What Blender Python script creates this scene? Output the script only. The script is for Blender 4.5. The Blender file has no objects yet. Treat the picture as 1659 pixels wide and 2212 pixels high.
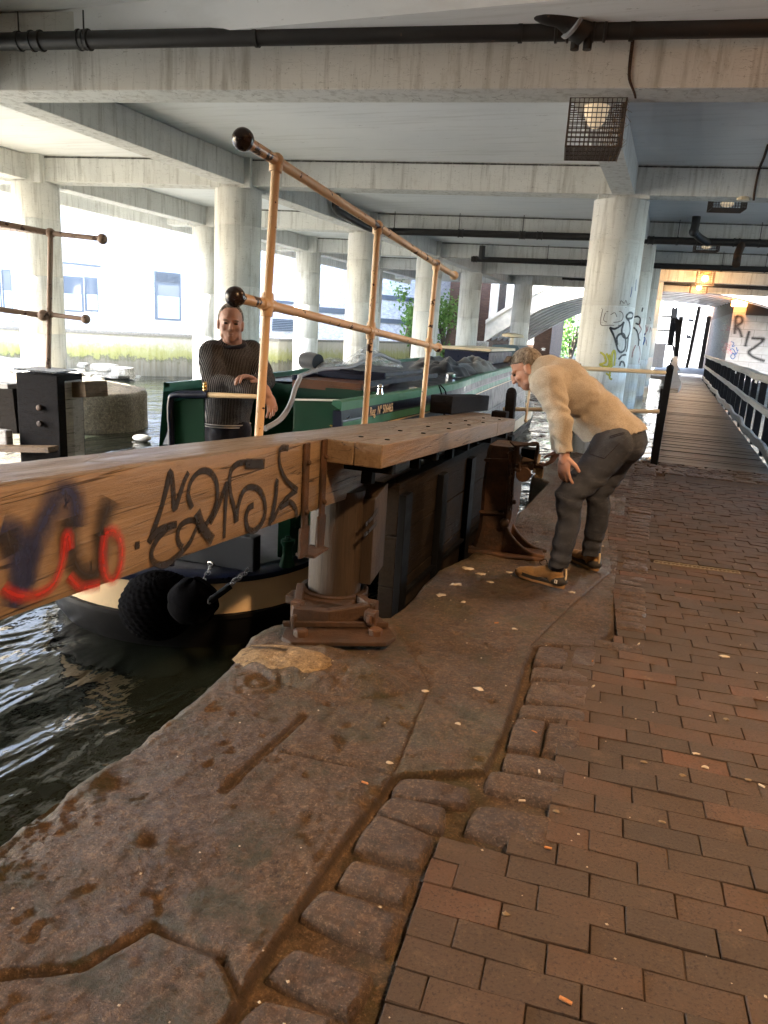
import bpy, math, random
import numpy as np
from mathutils import Vector as V, Matrix, noise
random.seed(7)
R_=math.radians
S=bpy.context.scene
COL=S.collection
# ---------------------------------------------------------------- camera geometry (also used to survey real positions)
CX,CY,F=829.5,1106.0,1600.0
CAM=np.array([0.,0.,1.5])
def _cam_rows():
    fwd=np.array([1460-CX,745-CY,F]);Y=fwd/np.linalg.norm(fwd)
    h2=np.array([460-CX,745-61-CY,F])
    up=np.cross(fwd,h2);up/=np.linalg.norm(up)
    if up[1]>0:up=-up
    X=np.cross(Y,-up)
    if X[0]<0:X=-X
    return np.array([X,Y,up])
RC=_cam_rows()
def ray(u,v): return RC@np.array([u-CX,v-CY,F])
def PZ(u,v,z=0.):
    d=ray(u,v);return V(CAM+(z-CAM[2])/d[2]*d)
def PY(u,v,y):
    d=ray(u,v);return V(CAM+(y-CAM[1])/d[1]*d)
def PX(u,v,x):
    d=ray(u,v);return V(CAM+(x-CAM[0])/d[0]*d)
def PP(u,v,p0,n):
    d=ray(u,v);n=np.array(n);p0=np.array(p0);return V(CAM+np.dot(p0-CAM,n)/np.dot(d,n)*d)
def crop(x0,y0,k):
    s=1659/2500
    return lambda x,y:((x0+k*x)*s,(y0+k*y)*s)
# ---------------------------------------------------------------- object helpers
def wloc(o):
    l=V((0,0,0))
    while o: l+=V(o.location);o=o.parent
    return l
def tag(o,label=None,cat=None,group=None,kind=None):
    if label:o['label']=label
    if cat:o['category']=cat
    if group:o['group']=group
    if kind:o['kind']=kind
    return o
def thing(name,loc,label,cat,group=None):
    o=bpy.data.objects.new(name,None);COL.objects.link(o);o.location=V(loc);o.empty_display_size=.1
    return tag(o,label,cat,group)
def copy_tree(o,parent=None):
    c=o.copy();COL.objects.link(c);c.parent=parent
    for ch in o.children: copy_tree(ch,c)
    return c
def perp(d):
    d=V(d).normalized();a=V((0,0,1)) if abs(d.z)<.9 else V((1,0,0))
    n=d.cross(a).normalized();return n,d.cross(n).normalized()
class MB:
    def __init__(s): s.v=[];s.f=[];s.fa=[];s.va=[];s.cur=0.;s.cv=0.
    def add(s,vs,fs,va=None):
        b=len(s.v);s.v+= [tuple(p) for p in vs];s.f+=[tuple(i+b for i in f) for f in fs];s.fa+=[s.cur]*len(fs)
        s.va+= list(va) if va is not None else [s.cv]*len(vs)
        return s
    def box(s,c,a,b=None,d=None):
        """centre and either sizes (x,y,z) or three half-axis vectors"""
        c=V(c)
        if b is None: a,b,d=V((a[0]/2,0,0)),V((0,a[1]/2,0)),V((0,0,a[2]/2))
        a,b,d=V(a),V(b),V(d)
        vs=[c+a*i+b*j+d*k for k in(-1,1) for j in(-1,1) for i in(-1,1)]
        return s.add(vs,[(0,2,3,1),(4,5,7,6),(0,1,5,4),(2,6,7,3),(0,4,6,2),(1,3,7,5)])
    def beam(s,p,q,w,h,up=(0,0,1)):
        """bar from p to q, width w sideways, height h along up"""
        p,q=V(p),V(q);d=(q-p);l=d.length;d.normalize();up=V(up);n=d.cross(up).normalized();u=n.cross(d).normalized()
        return s.box((p+q)/2,d*l/2,n*w/2,u*h/2)
    def prism(s,poly,ext):
        """closed polygon of 3D points extruded by vector ext"""
        n=len(poly);ext=V(ext);vs=[V(p) for p in poly]+[V(p)+ext for p in poly]
        return s.add(vs,[tuple(range(n))[::-1],tuple(range(n,2*n))]+[(i,(i+1)%n,n+(i+1)%n,n+i) for i in range(n)])
    def tube(s,pts,r,n=10,cap=True,close=False):
        pts=[V(p) for p in pts];m=len(pts);rs=r if isinstance(r,(list,tuple)) else [r]*m
        vs=[];pn=None
        for i,p in enumerate(pts):
            if close: d=pts[(i+1)%m]-pts[i-1]
            else: d=pts[min(i+1,m-1)]-pts[max(i-1,0)]
            d.normalize()
            if pn is None: pn,_=perp(d)
            pn=(pn-d*pn.dot(d)).normalized();b=d.cross(pn)
            for k in range(n):
                a=2*math.pi*k/n;vs.append(p+(pn*math.cos(a)+b*math.sin(a))*rs[i])
        fs=[(i*n+k,i*n+(k+1)%n,((i+1)%m)*n+(k+1)%n,((i+1)%m)*n+k) for i in range(m if close else m-1) for k in range(n)]
        if cap and not close: fs+=[tuple(range(n))[::-1],tuple((m-1)*n+k for k in range(n))]
        return s.add(vs,fs)
    def lathe(s,prof,c,axis=(0,0,1),n=24):
        c=V(c);ax=V(axis).normalized();e,g=perp(ax);vs=[];m=len(prof)
        for r,z in prof:
            for k in range(n):
                a=2*math.pi*k/n;vs.append(c+ax*z+(e*math.cos(a)+g*math.sin(a))*max(r,1e-4))
        fs=[(i*n+k,i*n+(k+1)%n,(i+1)*n+(k+1)%n,(i+1)*n+k) for i in range(m-1) for k in range(n)]
        fs+=[tuple(range(n))[::-1],tuple((m-1)*n+k for k in range(n))]
        return s.add(vs,fs)
    def ball(s,c,r,n=16,axes=None):
        c=V(c);m=n//2;vs=[]
        if axes is None: axes=(V((r,0,0)),V((0,r,0)),V((0,0,r)))
        ax=[V(a) for a in axes]
        for i in range(1,m):
            t=math.pi*i/m
            for k in range(n):
                a=2*math.pi*k/n;vs.append(c+ax[0]*math.sin(t)*math.cos(a)+ax[1]*math.sin(t)*math.sin(a)+ax[2]*math.cos(t))
        b=len(vs);vs+=[c+ax[2],c-ax[2]]
        fs=[(i*n+k,(i+1)*n+k,(i+1)*n+(k+1)%n,i*n+(k+1)%n) for i in range(m-2) for k in range(n)]
        fs+=[(b,k,(k+1)%n) for k in range(n)]+[(b+1,(m-2)*n+(k+1)%n,(m-2)*n+k) for k in range(n)]
        return s.add(vs,fs)
    def grid(s,fn,nu,nv,va=None):
        vs=[];a=[]
        for j in range(nv+1):
            for i in range(nu+1):
                vs.append(fn(i/nu,j/nv));a.append(va(i/nu,j/nv) if va else s.cv)
        w=nu+1
        return s.add(vs,[(j*w+i,j*w+i+1,(j+1)*w+i+1,(j+1)*w+i) for j in range(nv) for i in range(nu)],a)
    def ribbon(s,pts,w,nrm,off=.003,taper=False):
        """flat paint stroke on a surface; va: 0 at the rim, 1 along the middle"""
        pts=smooth(pts,4);m=len(pts);vs=[];va=[]
        for i,p in enumerate(pts):
            d=(pts[min(i+1,m-1)]-pts[max(i-1,0)]).normalized()
            nn=V(nrm(p)) if callable(nrm) else V(nrm)
            b=d.cross(nn).normalized();ww=w*(1+.25*noise.noise(p*9))
            e=1.
            if taper: e=min(1,.35+2.2*min(i,m-1-i)/m)
            for t in(-1,0,1): vs.append(p+nn*(off+.0004*(i%2))+b*t*ww/2*e);va.append(0. if t else 1.)
        fs=[]
        for i in range(m-1):
            for k in(0,1): fs.append((3*i+k,3*i+k+1,3*i+k+4,3*i+k+3))
        return s.add(vs,fs,va)
    def build(s,name,mat,parent=None,smooth=False,bevel=0,seg=2,kind=None):
        o0=wloc(parent) if parent else V((0,0,0))
        me=bpy.data.meshes.new(name)
        me.from_pydata([(p[0]-o0.x,p[1]-o0.y,p[2]-o0.z) for p in s.v],[],s.f)
        me.materials.append(mat)
        a=me.attributes.new('rnd','FLOAT','FACE');a.data.foreach_set('value',s.fa)
        a=me.attributes.new('va','FLOAT','POINT');a.data.foreach_set('value',s.va)
        me.validate();me.update()
        if smooth: me.shade_smooth() if smooth is True else me.set_sharp_from_angle(angle=R_(smooth))
        if smooth and smooth is not True:
            me.shade_smooth();me.set_sharp_from_angle(angle=R_(smooth))
        o=bpy.data.objects.new(name,me);COL.objects.link(o)
        if parent:o.parent=parent
        if bevel:
            b=o.modifiers.new('Bevel','BEVEL');b.width=bevel;b.segments=seg;b.limit_method='ANGLE';b.angle_limit=R_(40)
        if kind:o['kind']=kind
        return o
def smooth(pts,k=4):
    pts=[V(p) for p in pts]
    if len(pts)<3:
        return [pts[0].lerp(pts[-1],i/4) for i in range(5)]
    out=[]
    for i in range(len(pts)-1):
        p0,p1,p2,p3=pts[max(i-1,0)],pts[i],pts[i+1],pts[min(i+2,len(pts)-1)]
        for j in range(k):
            t=j/k;out.append(.5*((2*p1)+(p2-p0)*t+(2*p0-5*p1+4*p2-p3)*t*t+(3*p1-p0-3*p2+p3)*t**3))
    out.append(pts[-1]);return out
def capsule(mb,p,r,q,r2,n=14):
    p,q=V(p),V(q);mb.ball(p,r,n);mb.ball(q,r2,n);mb.tube([p,q],[r,r2],n)
def remeshed(mb,name,mat,parent,vox,sm=6,disp=None,smf=.5):
    """union of the pieces as one continuous skin"""
    o=mb.build(name+'_raw',mat,parent)
    m=o.modifiers.new('r','REMESH');m.mode='VOXEL';m.voxel_size=vox
    m=o.modifiers.new('s','SMOOTH');m.iterations=sm;m.factor=smf
    dg=bpy.context.evaluated_depsgraph_get();dg.update()
    me=bpy.data.meshes.new_from_object(o.evaluated_get(dg))
    old=o.data;bpy.data.objects.remove(o);bpy.data.meshes.remove(old)
    me.name=name;me.shade_smooth()
    base=wloc(parent)
    if disp:
        nr=[v.normal.copy() for v in me.vertices];cs=[v.co.copy() for v in me.vertices];out=[]
        for c,n in zip(cs,nr): out+=list(c+V(disp(c+base,n)))
        me.vertices.foreach_set('co',out)
        me.update()
    if not me.materials: me.materials.append(mat)
    o=bpy.data.objects.new(name,me);COL.objects.link(o);o.parent=parent
    return o
def text_mesh(name,body,mat,parent,origin,xdir,ydir,size,depth=.002,bold=0.0):
    c=bpy.data.curves.new(name,'FONT');c.body=body;c.size=size;c.extrude=depth/2;c.offset=bold
    o=bpy.data.objects.new(name+'_t',c);COL.objects.link(o)
    dg=bpy.context.evaluated_depsgraph_get();dg.update()
    me=bpy.data.meshes.new_from_object(o.evaluated_get(dg));bpy.data.objects.remove(o)
    x,y=V(xdir).normalized(),V(ydir).normalized();z=x.cross(y);b=V(origin)-wloc(parent)
    for v in me.vertices: v.co=b+x*v.co.x+y*v.co.y+z*v.co.z
    me.materials.clear();me.materials.append(mat);me.name=name
    q=bpy.data.objects.new(name,me);COL.objects.link(q);q.parent=parent
    return q
# ---------------------------------------------------------------- materials
MATS={}
class NT:
    def __init__(s,name):
        m=bpy.data.materials.new(name);m.use_nodes=True;s.m=m;s.t=m.node_tree;s.n=s.t.nodes;s.l=s.t.links
        s.bsdf=s.n['Principled BSDF'];s.out=s.n['Material Output']
        s.tc=s.n.new('ShaderNodeTexCoord');s.co=s.tc.outputs['Object'];MATS[name]=m
    def lk(s,a,b): s.l.new(a,b)
    def setin(s,sock,v):
        if isinstance(v,bpy.types.NodeSocket): s.lk(v,sock)
        elif isinstance(v,(tuple,list)) and len(v)==3 and sock.type=='RGBA': sock.default_value=(*v,1)
        else: sock.default_value=v
    def map(s,scale=(1,1,1),rot=(0,0,0),loc=(0,0,0),co=None):
        n=s.n.new('ShaderNodeMapping');s.lk(co or s.co,n.inputs[0]);n.inputs['Scale'].default_value=scale;n.inputs['Rotation'].default_value=rot;n.inputs['Location'].default_value=loc
        return n.outputs[0]
    def noise(s,scale,detail=5,rough=.6,co=None,dist=0):
        n=s.n.new('ShaderNodeTexNoise');s.lk(co or s.co,n.inputs['Vector']);n.inputs['Scale'].default_value=scale;n.inputs['Detail'].default_value=detail;n.inputs['Roughness'].default_value=rough;n.inputs['Distortion'].default_value=dist
        return n.outputs['Fac']
    def vor(s,scale,co=None,feat='F1',out='Distance',rnd=1):
        n=s.n.new('ShaderNodeTexVoronoi');n.feature=feat;s.lk(co or s.co,n.inputs['Vector']);n.inputs['Scale'].default_value=scale;n.inputs['Randomness'].default_value=rnd
        return n.outputs[out]
    def wave(s,scale,dist=2,detail=2,co=None,dir='X',prof='SIN'):
        n=s.n.new('ShaderNodeTexWave');n.bands_direction=dir;n.wave_profile=prof;s.lk(co or s.co,n.inputs['Vector']);n.inputs['Scale'].default_value=scale;n.inputs['Distortion'].default_value=dist;n.inputs['Detail'].default_value=detail
        return n.outputs['Fac']
    def ramp(s,fac,stops,interp='LINEAR'):
        n=s.n.new('ShaderNodeValToRGB');s.lk(fac,n.inputs[0]);cr=n.color_ramp;cr.interpolation=interp
        while len(cr.elements)<len(stops): cr.elements.new(.5)
        for e,(p,c) in zip(cr.elements,stops):
            e.position=p;e.color=(*c,1) if isinstance(c,(tuple,list)) else (c,c,c,1)
        return n.outputs[0]
    def rng(s,v,a,b,c=0.,d=1.):
        n=s.n.new('ShaderNodeMapRange');s.lk(v,n.inputs[0]);n.inputs[1].default_value=a;n.inputs[2].default_value=b;n.inputs[3].default_value=c;n.inputs[4].default_value=d
        return n.outputs[0]
    def mix(s,fac,a,b,mode='MIX'):
        n=s.n.new('ShaderNodeMix');n.data_type='RGBA';n.blend_type=mode;s.setin(n.inputs[0],fac);s.setin(n.inputs[6],a);s.setin(n.inputs[7],b)
        return n.outputs[2]
    def math(s,op,a,b=0.):
        n=s.n.new('ShaderNodeMath');n.operation=op;s.setin(n.inputs[0],a);s.setin(n.inputs[1],b);return n.outputs[0]
    def attr(s,name):
        n=s.n.new('ShaderNodeAttribute');n.attribute_name=name;return n.outputs['Fac']
    def sep(s,ax,co=None):
        n=s.n.new('ShaderNodeSeparateXYZ');s.lk(co or s.co,n.inputs[0]);return n.outputs[ax]
    def bump(s,h,strength=.5,dist=.01,prev=None):
        n=s.n.new('ShaderNodeBump');n.inputs['Strength'].default_value=strength;n.inputs['Distance'].default_value=dist;s.lk(h,n.inputs['Height'])
        if prev: s.lk(prev,n.inputs['Normal'])
        return n.outputs[0]
    def fin(s,col,rough=.8,nrm=None,metal=0.,spec=.5,**k):
        b=s.bsdf;s.setin(b.inputs['Base Color'],col);s.setin(b.inputs['Roughness'],rough);s.setin(b.inputs['Metallic'],metal);s.setin(b.inputs['Specular IOR Level'],spec)
        if nrm: s.lk(nrm,b.inputs['Normal'])
        for kk,v in k.items(): s.setin(b.inputs[kk.replace('_',' ')],v)
        return s.m
def simple(name,col,rough=.6,var=.12,scale=20,bump=.15,dist=.003,metal=0,spec=.5,**k):
    t=NT(name);n=t.noise(scale,6);c=t.mix(t.rng(n,.3,.7),tuple(x*(1-var) for x in col),tuple(min(1,x*(1+var)) for x in col))
    return t.fin(c,rough,t.bump(n,bump,dist) if bump else None,metal,spec,**k)
def m_concrete():
    t=NT('concrete')
    big=t.noise(.7,4);fine=t.noise(14,8,.7);st=t.noise(3.,6,.65,t.map((3.5,3.5,.28)))
    c=t.mix(t.rng(big,.3,.7),(.65,.65,.62),(.79,.79,.75))
    c=t.mix(t.rng(st,.50,.72,0,.65),c,(.30,.28,.23));c=t.mix(t.rng(t.noise(1.3,7,.8,t.map((1,1,.35))),.58,.70,0,.5),c,(.38,.33,.25))
    c=t.mix(t.rng(t.noise(2.2,7,.75),.60,.74,0,.6),c,(.82,.81,.78))
    sp=t.noise(30,4,.8);c=t.mix(t.rng(sp,.62,.70,0,.75),c,(.10,.09,.07));sc=t.noise(2.6,2,.5,t.map((1,1,6)));sc=t.math('ABSOLUTE',t.math('SUBTRACT',sc,.5));c=t.mix(t.rng(sc,.0,.004,.55,0),c,(.12,.10,.08))
    cr=t.vor(.8,t.map((1,1,1)),'DISTANCE_TO_EDGE');w=t.noise(5,4)
    return t.fin(c,.85,t.bump(t.math('ADD',fine,st),.35,.012),spec=.3)
def m_soffit():
    t=NT('soffit_concrete')
    big=t.noise(.5,4);brd=t.noise(2,5,.6,t.map((.35,4,1)))
    c=t.mix(t.rng(big,.3,.7),(.83,.86,.88),(.91,.93,.94))
    c=t.mix(t.rng(brd,.52,.78,0,.35),c,(.45,.46,.43))
    c=t.mix(t.rng(t.noise(1.1,8,.8,t.map((.5,2,1))),.55,.72,0,.6),c,(.84,.86,.87))
    c=t.mix(t.rng(t.noise(9,5,.8,t.map((.4,2,1))),.64,.72,0,.7),c,(.10,.09,.08))
    return t.fin(c,.85,t.bump(brd,.4,.01),spec=.3)
def m_stone(name,a,b,moss=.5,rough=.62,bs=.8):
    t=NT(name)
    n1=t.noise(2.2,6,.62);n2=t.noise(11,7,.7);n3=t.noise(55,4,.7)
    c=t.mix(t.rng(n1,.3,.7),a,b)
    c=t.mix(t.rng(n2,.45,.7,0,.55),c,tuple(x*.45 for x in a))
    c=t.mix(t.rng(t.noise(4,8,.8),.60,.72,0,.35),c,(.36,.27,.17))
    c=t.mix(t.rng(n3,.62,.74,0,.5),c,(.33,.25,.17))
    c=t.mix(t.rng(n3,.36,.27,0,.6),c,(.02,.014,.009))
    if moss: c=t.mix(t.rng(t.noise(1.3,6,.7,t.map(loc=(3,1,0))),.52,.62,0,moss),c,(.050,.052,.018))
    n4=t.noise(95,5,.85);n5=t.noise(28,6,.8);c=t.mix(t.rng(n5,.53,.60,0,.5),c,tuple(min(1,x*1.9) for x in b));c=t.mix(t.rng(n5,.46,.40,0,.6),c,tuple(x*.35 for x in a));c=t.mix(t.rng(n4,.55,.62,0,.65),c,(.27,.19,.115));c=t.mix(t.rng(n4,.44,.38,0,.75),c,(.014,.010,.007))
    va=t.attr('va');c=t.mix(t.rng(va,.25,.9,0,.85),c,(.030,.017,.008));c=t.mix(t.math('MULTIPLY',t.rng(va,0,-1,0,1.),t.rng(n2,.35,.55,.2,.75)),c,(.030,.034,.015))
    h=t.math('ADD',t.math('ADD',t.math('MULTIPLY',n2,1.4),n3),t.math('MULTIPLY',n4,1.1))
    r=t.rng(t.noise(1.7,4),.35,.65,rough-.24,rough+.08)
    return t.fin(c,r,t.bump(h,bs,.02),spec=.45)
def m_paver():
    t=NT('clay_paver')
    r=t.attr('rnd');n=t.noise(110,5,.8);n2=t.noise(4,6,.7);n1=t.noise(1.2,4)
    c=t.ramp(r,[(0,(.026,.021,.018)),(.3,(.040,.027,.019)),(.62,(.054,.032,.020)),(.82,(.074,.038,.023)),(1,(.105,.047,.027))])
    c=t.mix(.25,c,(.060,.043,.033));c=t.mix(t.rng(n2,.42,.72,0,.6),c,(.045,.034,.024))
    c=t.mix(t.rng(t.noise(17,6,.75),.52,.68,0,.45),c,(.035,.025,.018));c=t.mix(t.rng(t.noise(6,7,.8),.56,.68,0,.35),c,(.15,.105,.070));c=t.mix(t.rng(n,.55,.62,0,.9),c,(.010,.007,.006))
    c=t.mix(t.rng(n,.40,.30,0,.5),c,(.19,.12,.07))
    c=t.mix(t.rng(t.noise(2.3,8,.8),.63,.7,0,.30),c,(.35,.26,.16))
    return t.fin(c,t.rng(n1,.3,.7,.58,.8),t.bump(n,.6,.006),spec=.4)
def m_dirt():
    t=NT('joint_dirt');n=t.noise(9,8,.75)
    c=t.ramp(n,[(.35,(.010,.007,.005)),(.55,(.048,.028,.012)),(.75,(.11,.062,.022))])
    return t.fin(c,.75,t.bump(t.noise(45,6,.7),.8,.01))
def m_wood(name,a,b,dark,s=1.,rough=.55,dirx=True,spec=.4,top=None):
    """grain runs along object Y"""
    t=NT(name)
    co=t.map((9*s,.55*s,9*s));g=t.noise(2.2,7,.65,co,.6);g2=t.noise(9,5,.7,t.map((10*s,.5*s,10*s)))
    c=t.mix(t.rng(g,.3,.7),a,b);c=t.mix(t.rng(g2,.5,.75,0,.65),c,dark)
    cr=t.noise(1.6,3,.5,t.map((1.2,.22,10)));cr=t.math('ABSOLUTE',t.math('SUBTRACT',cr,.5))
    k=t.rng(cr,.0,.009,1,0);c=t.mix(t.math('MULTIPLY',k,.93),c,(.015,.009,.005))
    c=t.mix(t.rng(t.noise(3.5,6,.75),.56,.76,0,.55),c,dark)
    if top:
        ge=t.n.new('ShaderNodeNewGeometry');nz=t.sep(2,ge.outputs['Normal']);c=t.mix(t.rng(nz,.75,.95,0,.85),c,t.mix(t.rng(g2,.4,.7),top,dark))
    h=t.math('SUBTRACT',t.math('ADD',g2,g),t.math('MULTIPLY',k,1.5))
    return t.fin(c,t.rng(g,.3,.7,rough-.12,rough+.12),t.bump(h,.45,.008),spec=spec)
def m_plank():
    t=NT('boardwalk_timber');r=t.attr('rnd');g=t.noise(4,6,.7,t.map((.8,9,9)))
    c=t.mix(r,(.030,.027,.025),(.066,.060,.054));c=t.mix(t.rng(g,.42,.7,0,.75),c,(.028,.022,.018))
    c=t.mix(t.rng(t.noise(7,6,.8),.62,.72,0,.4),c,(.3,.25,.2))
    return t.fin(c,.5,t.bump(g,.5,.008),spec=.5)
def m_rust(name='rusty_iron',dark=.45):
    t=NT(name);n=t.noise(5,8,.72);n2=t.noise(40,6,.7)
    c=t.ramp(n,[(.30,(.012,.009,.008)),(.45,(.040,.022,.013)),(.56,(.10,.045,.020)),(.70,(.17,.075,.03))])
    c=t.mix(dark,c,(.03,.018,.012))
    return t.fin(c,.68,t.bump(t.math('ADD',n,n2),.7,.008),metal=.15)
def m_paint(name,col,chip=.0,under=(.045,.015,.008),rough=.35,var=.1,sc=9,bmp=.12,stain=.35,spec=.5):
    t=NT(name);n=t.noise(3,4);c=t.mix(t.rng(n,.3,.7),tuple(x*(1-var) for x in col),tuple(x*(1+var) for x in col))
    k=t.noise(sc,5,.62)
    nrm=t.bump(t.noise(25,4),bmp,.003)
    if chip>0:
        kk=t.rng(k,1-chip,1-chip+.012,0,1);c=t.mix(kk,c,under)
        d=t.noise(90,3);c=t.mix(t.rng(d,.68,.73,0,.8),c,under)
        nrm=t.bump(kk,.5,.003,nrm)
    c=t.mix(t.rng(t.noise(6,7,.75),.55,.75,0,stain),c,tuple(x*.4 for x in col))
    return t.fin(c,t.rng(t.noise(7),.3,.7,rough-.06,rough+.15),nrm,spec=spec)
def m_water():
    t=NT('canal_water')
    co=t.map((1,.55,1));a=t.noise(2.2,3,.5,co,.8);b=t.noise(10,3,.5,co);d=t.noise(.8,2,.5,co)
    h=t.math('ADD',t.math('ADD',t.math('MULTIPLY',a,.9),t.math('MULTIPLY',b,.10)),t.math('MULTIPLY',d,.8))
    return t.fin((.010,.012,.008),.03,t.bump(h,.85,.10),spec=.5,IOR=1.333)
def m_spray(name,col,op=.93,soft=.35):
    t=NT(name);v=t.attr('va');n=t.noise(22,5,.7)
    a=t.rng(v,.03,soft,0,1);a=t.math('MULTIPLY',a,t.rng(n,.28,.50,.55,1));a=t.math('MULTIPLY',a,op)
    t.lk(a,t.bsdf.inputs['Alpha']);return t.fin(col,.55)
def m_brick(name,a,b,mort,scale=1.,dir='XZ',paint=None,pz=(0,1),bw=.225,bh=.075):
    t=NT(name)
    sx=t.n.new('ShaderNodeSeparateXYZ');t.lk(t.co,sx.inputs[0]);cb=t.n.new('ShaderNodeCombineXYZ')
    u=t.math('ADD',sx.outputs[0],sx.outputs[1]) if dir=='XY' else sx.outputs[0 if dir=='XZ' else 1]
    t.lk(u,cb.inputs[0]);t.lk(sx.outputs[2],cb.inputs[1])
    n=t.n.new('ShaderNodeTexBrick');t.lk(cb.outputs[0],n.inputs[0]);n.inputs['Scale'].default_value=scale
    n.inputs['Color1'].default_value=(*a,1);n.inputs['Color2'].default_value=(*b,1);n.inputs['Mortar'].default_value=(*mort,1)
    n.inputs['Brick Width'].default_value=bw;n.inputs['Row Height'].default_value=bh;n.inputs['Mortar Size'].default_value=.008;n.inputs['Bias'].default_value=-.1
    c=t.mix(t.rng(t.noise(3,6,.7),.4,.7,0,.4),n.outputs[0],tuple(x*.5 for x in a))
    return t.fin(c,.8,t.bump(n.outputs['Fac'],-.5 if False else .4,-.008),spec=.3)
def m_canalwall():
    t=NT('mossy_canal_wall');z=t.sep(2);n=t.noise(4,7,.75);st=t.noise(3,5,.7,t.map((2.5,2.5,.25)))
    c=t.mix(t.rng(st,.4,.65),(.55,.52,.45),(.25,.23,.18))
    zz=t.math('ADD',z,t.math('MULTIPLY',t.math('SUBTRACT',n,.5),.9))
    g=t.ramp(t.rng(zz,0,1.6),[(.0,(.10,.09,.06)),(.30,(.16,.145,.10)),(.36,(.06,.065,.02)),(.42,(.30,.31,.06)),(.55,(.36,.36,.12)),(.72,(.5,.48,.4)),(1,(.6,.58,.54))])
    c=t.mix(.75,c,g)
    return t.fin(c,.85,t.bump(n,.5,.03))
def m_leaf(name,a,b):
    t=NT(name);r=t.attr('rnd');c=t.mix(r,a,b);t.fin(c,.5)
    t.bsdf.inputs['Transmission Weight'].default_value=0
    tr=t.n.new('ShaderNodeBsdfTranslucent');t.lk(c,tr.inputs[0]);mx=t.n.new('ShaderNodeMixShader');mx.inputs[0].default_value=.35
    t.lk(t.bsdf.outputs[0],mx.inputs[1]);t.lk(tr.outputs[0],mx.inputs[2]);t.lk(mx.outputs[0],t.out.inputs[0]);return t.m
def m_knit():
    t=NT('dark_knit');z=t.map((1,1,1))
    a=t.wave(56,1.2,1,t.map((.15,.15,1)),'Z');b=t.wave(46,1.2,1,t.map((1,1,.15)),'DIAGONAL')
    k=t.math('MULTIPLY',a,b);c=t.mix(t.rng(k,.32,.6),(.016,.017,.023),(.36,.35,.34))
    zz=t.sep(2);return t.fin(c,.95,t.bump(k,.7,.006),spec=.1)
def m_cloth(name,col,var=.15,fine=260,bs=.5,rough=.95):
    t=NT(name);n=t.noise(fine,3,.7);n2=t.noise(4,5,.6)
    c=t.mix(t.rng(n,.3,.7),tuple(x*(1-var) for x in col),tuple(min(1,x*(1+var)) for x in col));c=t.mix(t.rng(n2,.4,.75,0,.25),c,tuple(x*.75 for x in col))
    return t.fin(c,rough,t.bump(n,bs,.003),spec=.15,Sheen_Weight=.25)
def m_denim():
    t=NT('washed_denim');n=t.noise(5,5,.65);f=t.wave(240,1,1,None,'DIAGONAL');k=t.noise(7,5,.7,t.map((1,1,2.6)),.8)
    c=t.mix(t.rng(n,.35,.7),(.036,.043,.060),(.072,.084,.110));c=t.mix(t.rng(k,.52,.72,0,.5),c,(.13,.14,.16))
    return t.fin(c,.9,t.bump(t.math('ADD',t.math('MULTIPLY',f,.3),k),.5,.008),spec=.15)
def m_skin():
    t=NT('skin');n=t.noise(14,5,.6);c=t.mix(t.rng(n,.3,.7),(.44,.25,.195),(.49,.295,.235));c=t.mix(t.rng(t.noise(9),.55,.8,0,.25),c,(.42,.17,.13))
    return t.fin(c,.5,t.bump(t.noise(120,4),.25,.002),spec=.4,Subsurface_Weight=.08,Subsurface_Radius=(.02,.008,.005))
def m_hair():
    t=NT('grey_hair');n=t.noise(60,5,.8,t.map((1,1,.35)));c=t.ramp(n,[(.35,(.06,.05,.042)),(.5,(.19,.17,.15)),(.7,(.42,.40,.37))])
    return t.fin(c,.6,t.bump(n,.9,.008))
def m_glass(name='window_glass',col=(.14,.16,.19)): 
    t=NT(name);return t.fin(col,.05,None,spec=.8)
def m_emit(name,col,st):
    t=NT(name);t.fin(col,.5);t.setin(t.bsdf.inputs['Emission Color'],col);t.bsdf.inputs['Emission Strength'].default_value=st;return t.m
def m_clear():
    t=NT('clear_plastic_sheet');n=t.noise(7,5,.6);t.fin((.75,.78,.8),t.rng(n,.3,.7,.05,.25),t.bump(n,.8,.03),spec=.8)
    t.lk(t.rng(n,.35,.65,.10,.55),t.bsdf.inputs['Alpha']);return t.m
CONC=m_concrete();SOFF=m_soffit()
COPE=m_stone('worn_coping_stone',(.043,.026,.014),(.105,.064,.034))
SETT=m_stone('worn_sett_stone',(.042,.026,.016),(.095,.058,.033),.0,.60)
ROCK=m_stone('bank_rubble',(.30,.28,.24),(.5,.47,.41),.5,.8)
PIER=m_stone('pier_masonry',(.20,.17,.12),(.30,.26,.19),.6,.8)
PAVER=m_paver();DIRT=m_dirt()
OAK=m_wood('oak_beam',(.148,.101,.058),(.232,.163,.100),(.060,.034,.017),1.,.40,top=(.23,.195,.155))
OAKDK=m_wood('weathered_oak',(.12,.072,.038),(.19,.118,.065),(.035,.02,.011),1.2)
GREYWOOD=m_wood('grey_weathered_timber',(.30,.29,.275),(.42,.40,.38),(.11,.105,.10),1.3,.6)
BLKWOOD=m_wood('tarred_timber',(.008,.008,.010),(.022,.020,.020),(.004,.004,.004),1.,.8,spec=.06)
DKWOOD=m_wood('wet_gate_board',(.012,.010,.009),(.026,.021,.017),(.004,.004,.004),1.1,.8,spec=.06)
PLANK=m_plank()
RUST=m_rust();RUST2=m_rust('brown_iron_casting',.72)
CREAM=m_paint('cream_rail_paint',(.66,.46,.27),.385,sc=11,rough=.42)
CREAM2=m_paint('clean_cream_paint',(.62,.52,.36),0,rough=.35)
WORN=m_paint('worn_rail_paint',(.26,.165,.11),.42,rough=.5)
KNOB=m_paint('black_chipped_paint',(.018,.010,.009),.34,(.60,.39,.21),.25)
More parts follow.
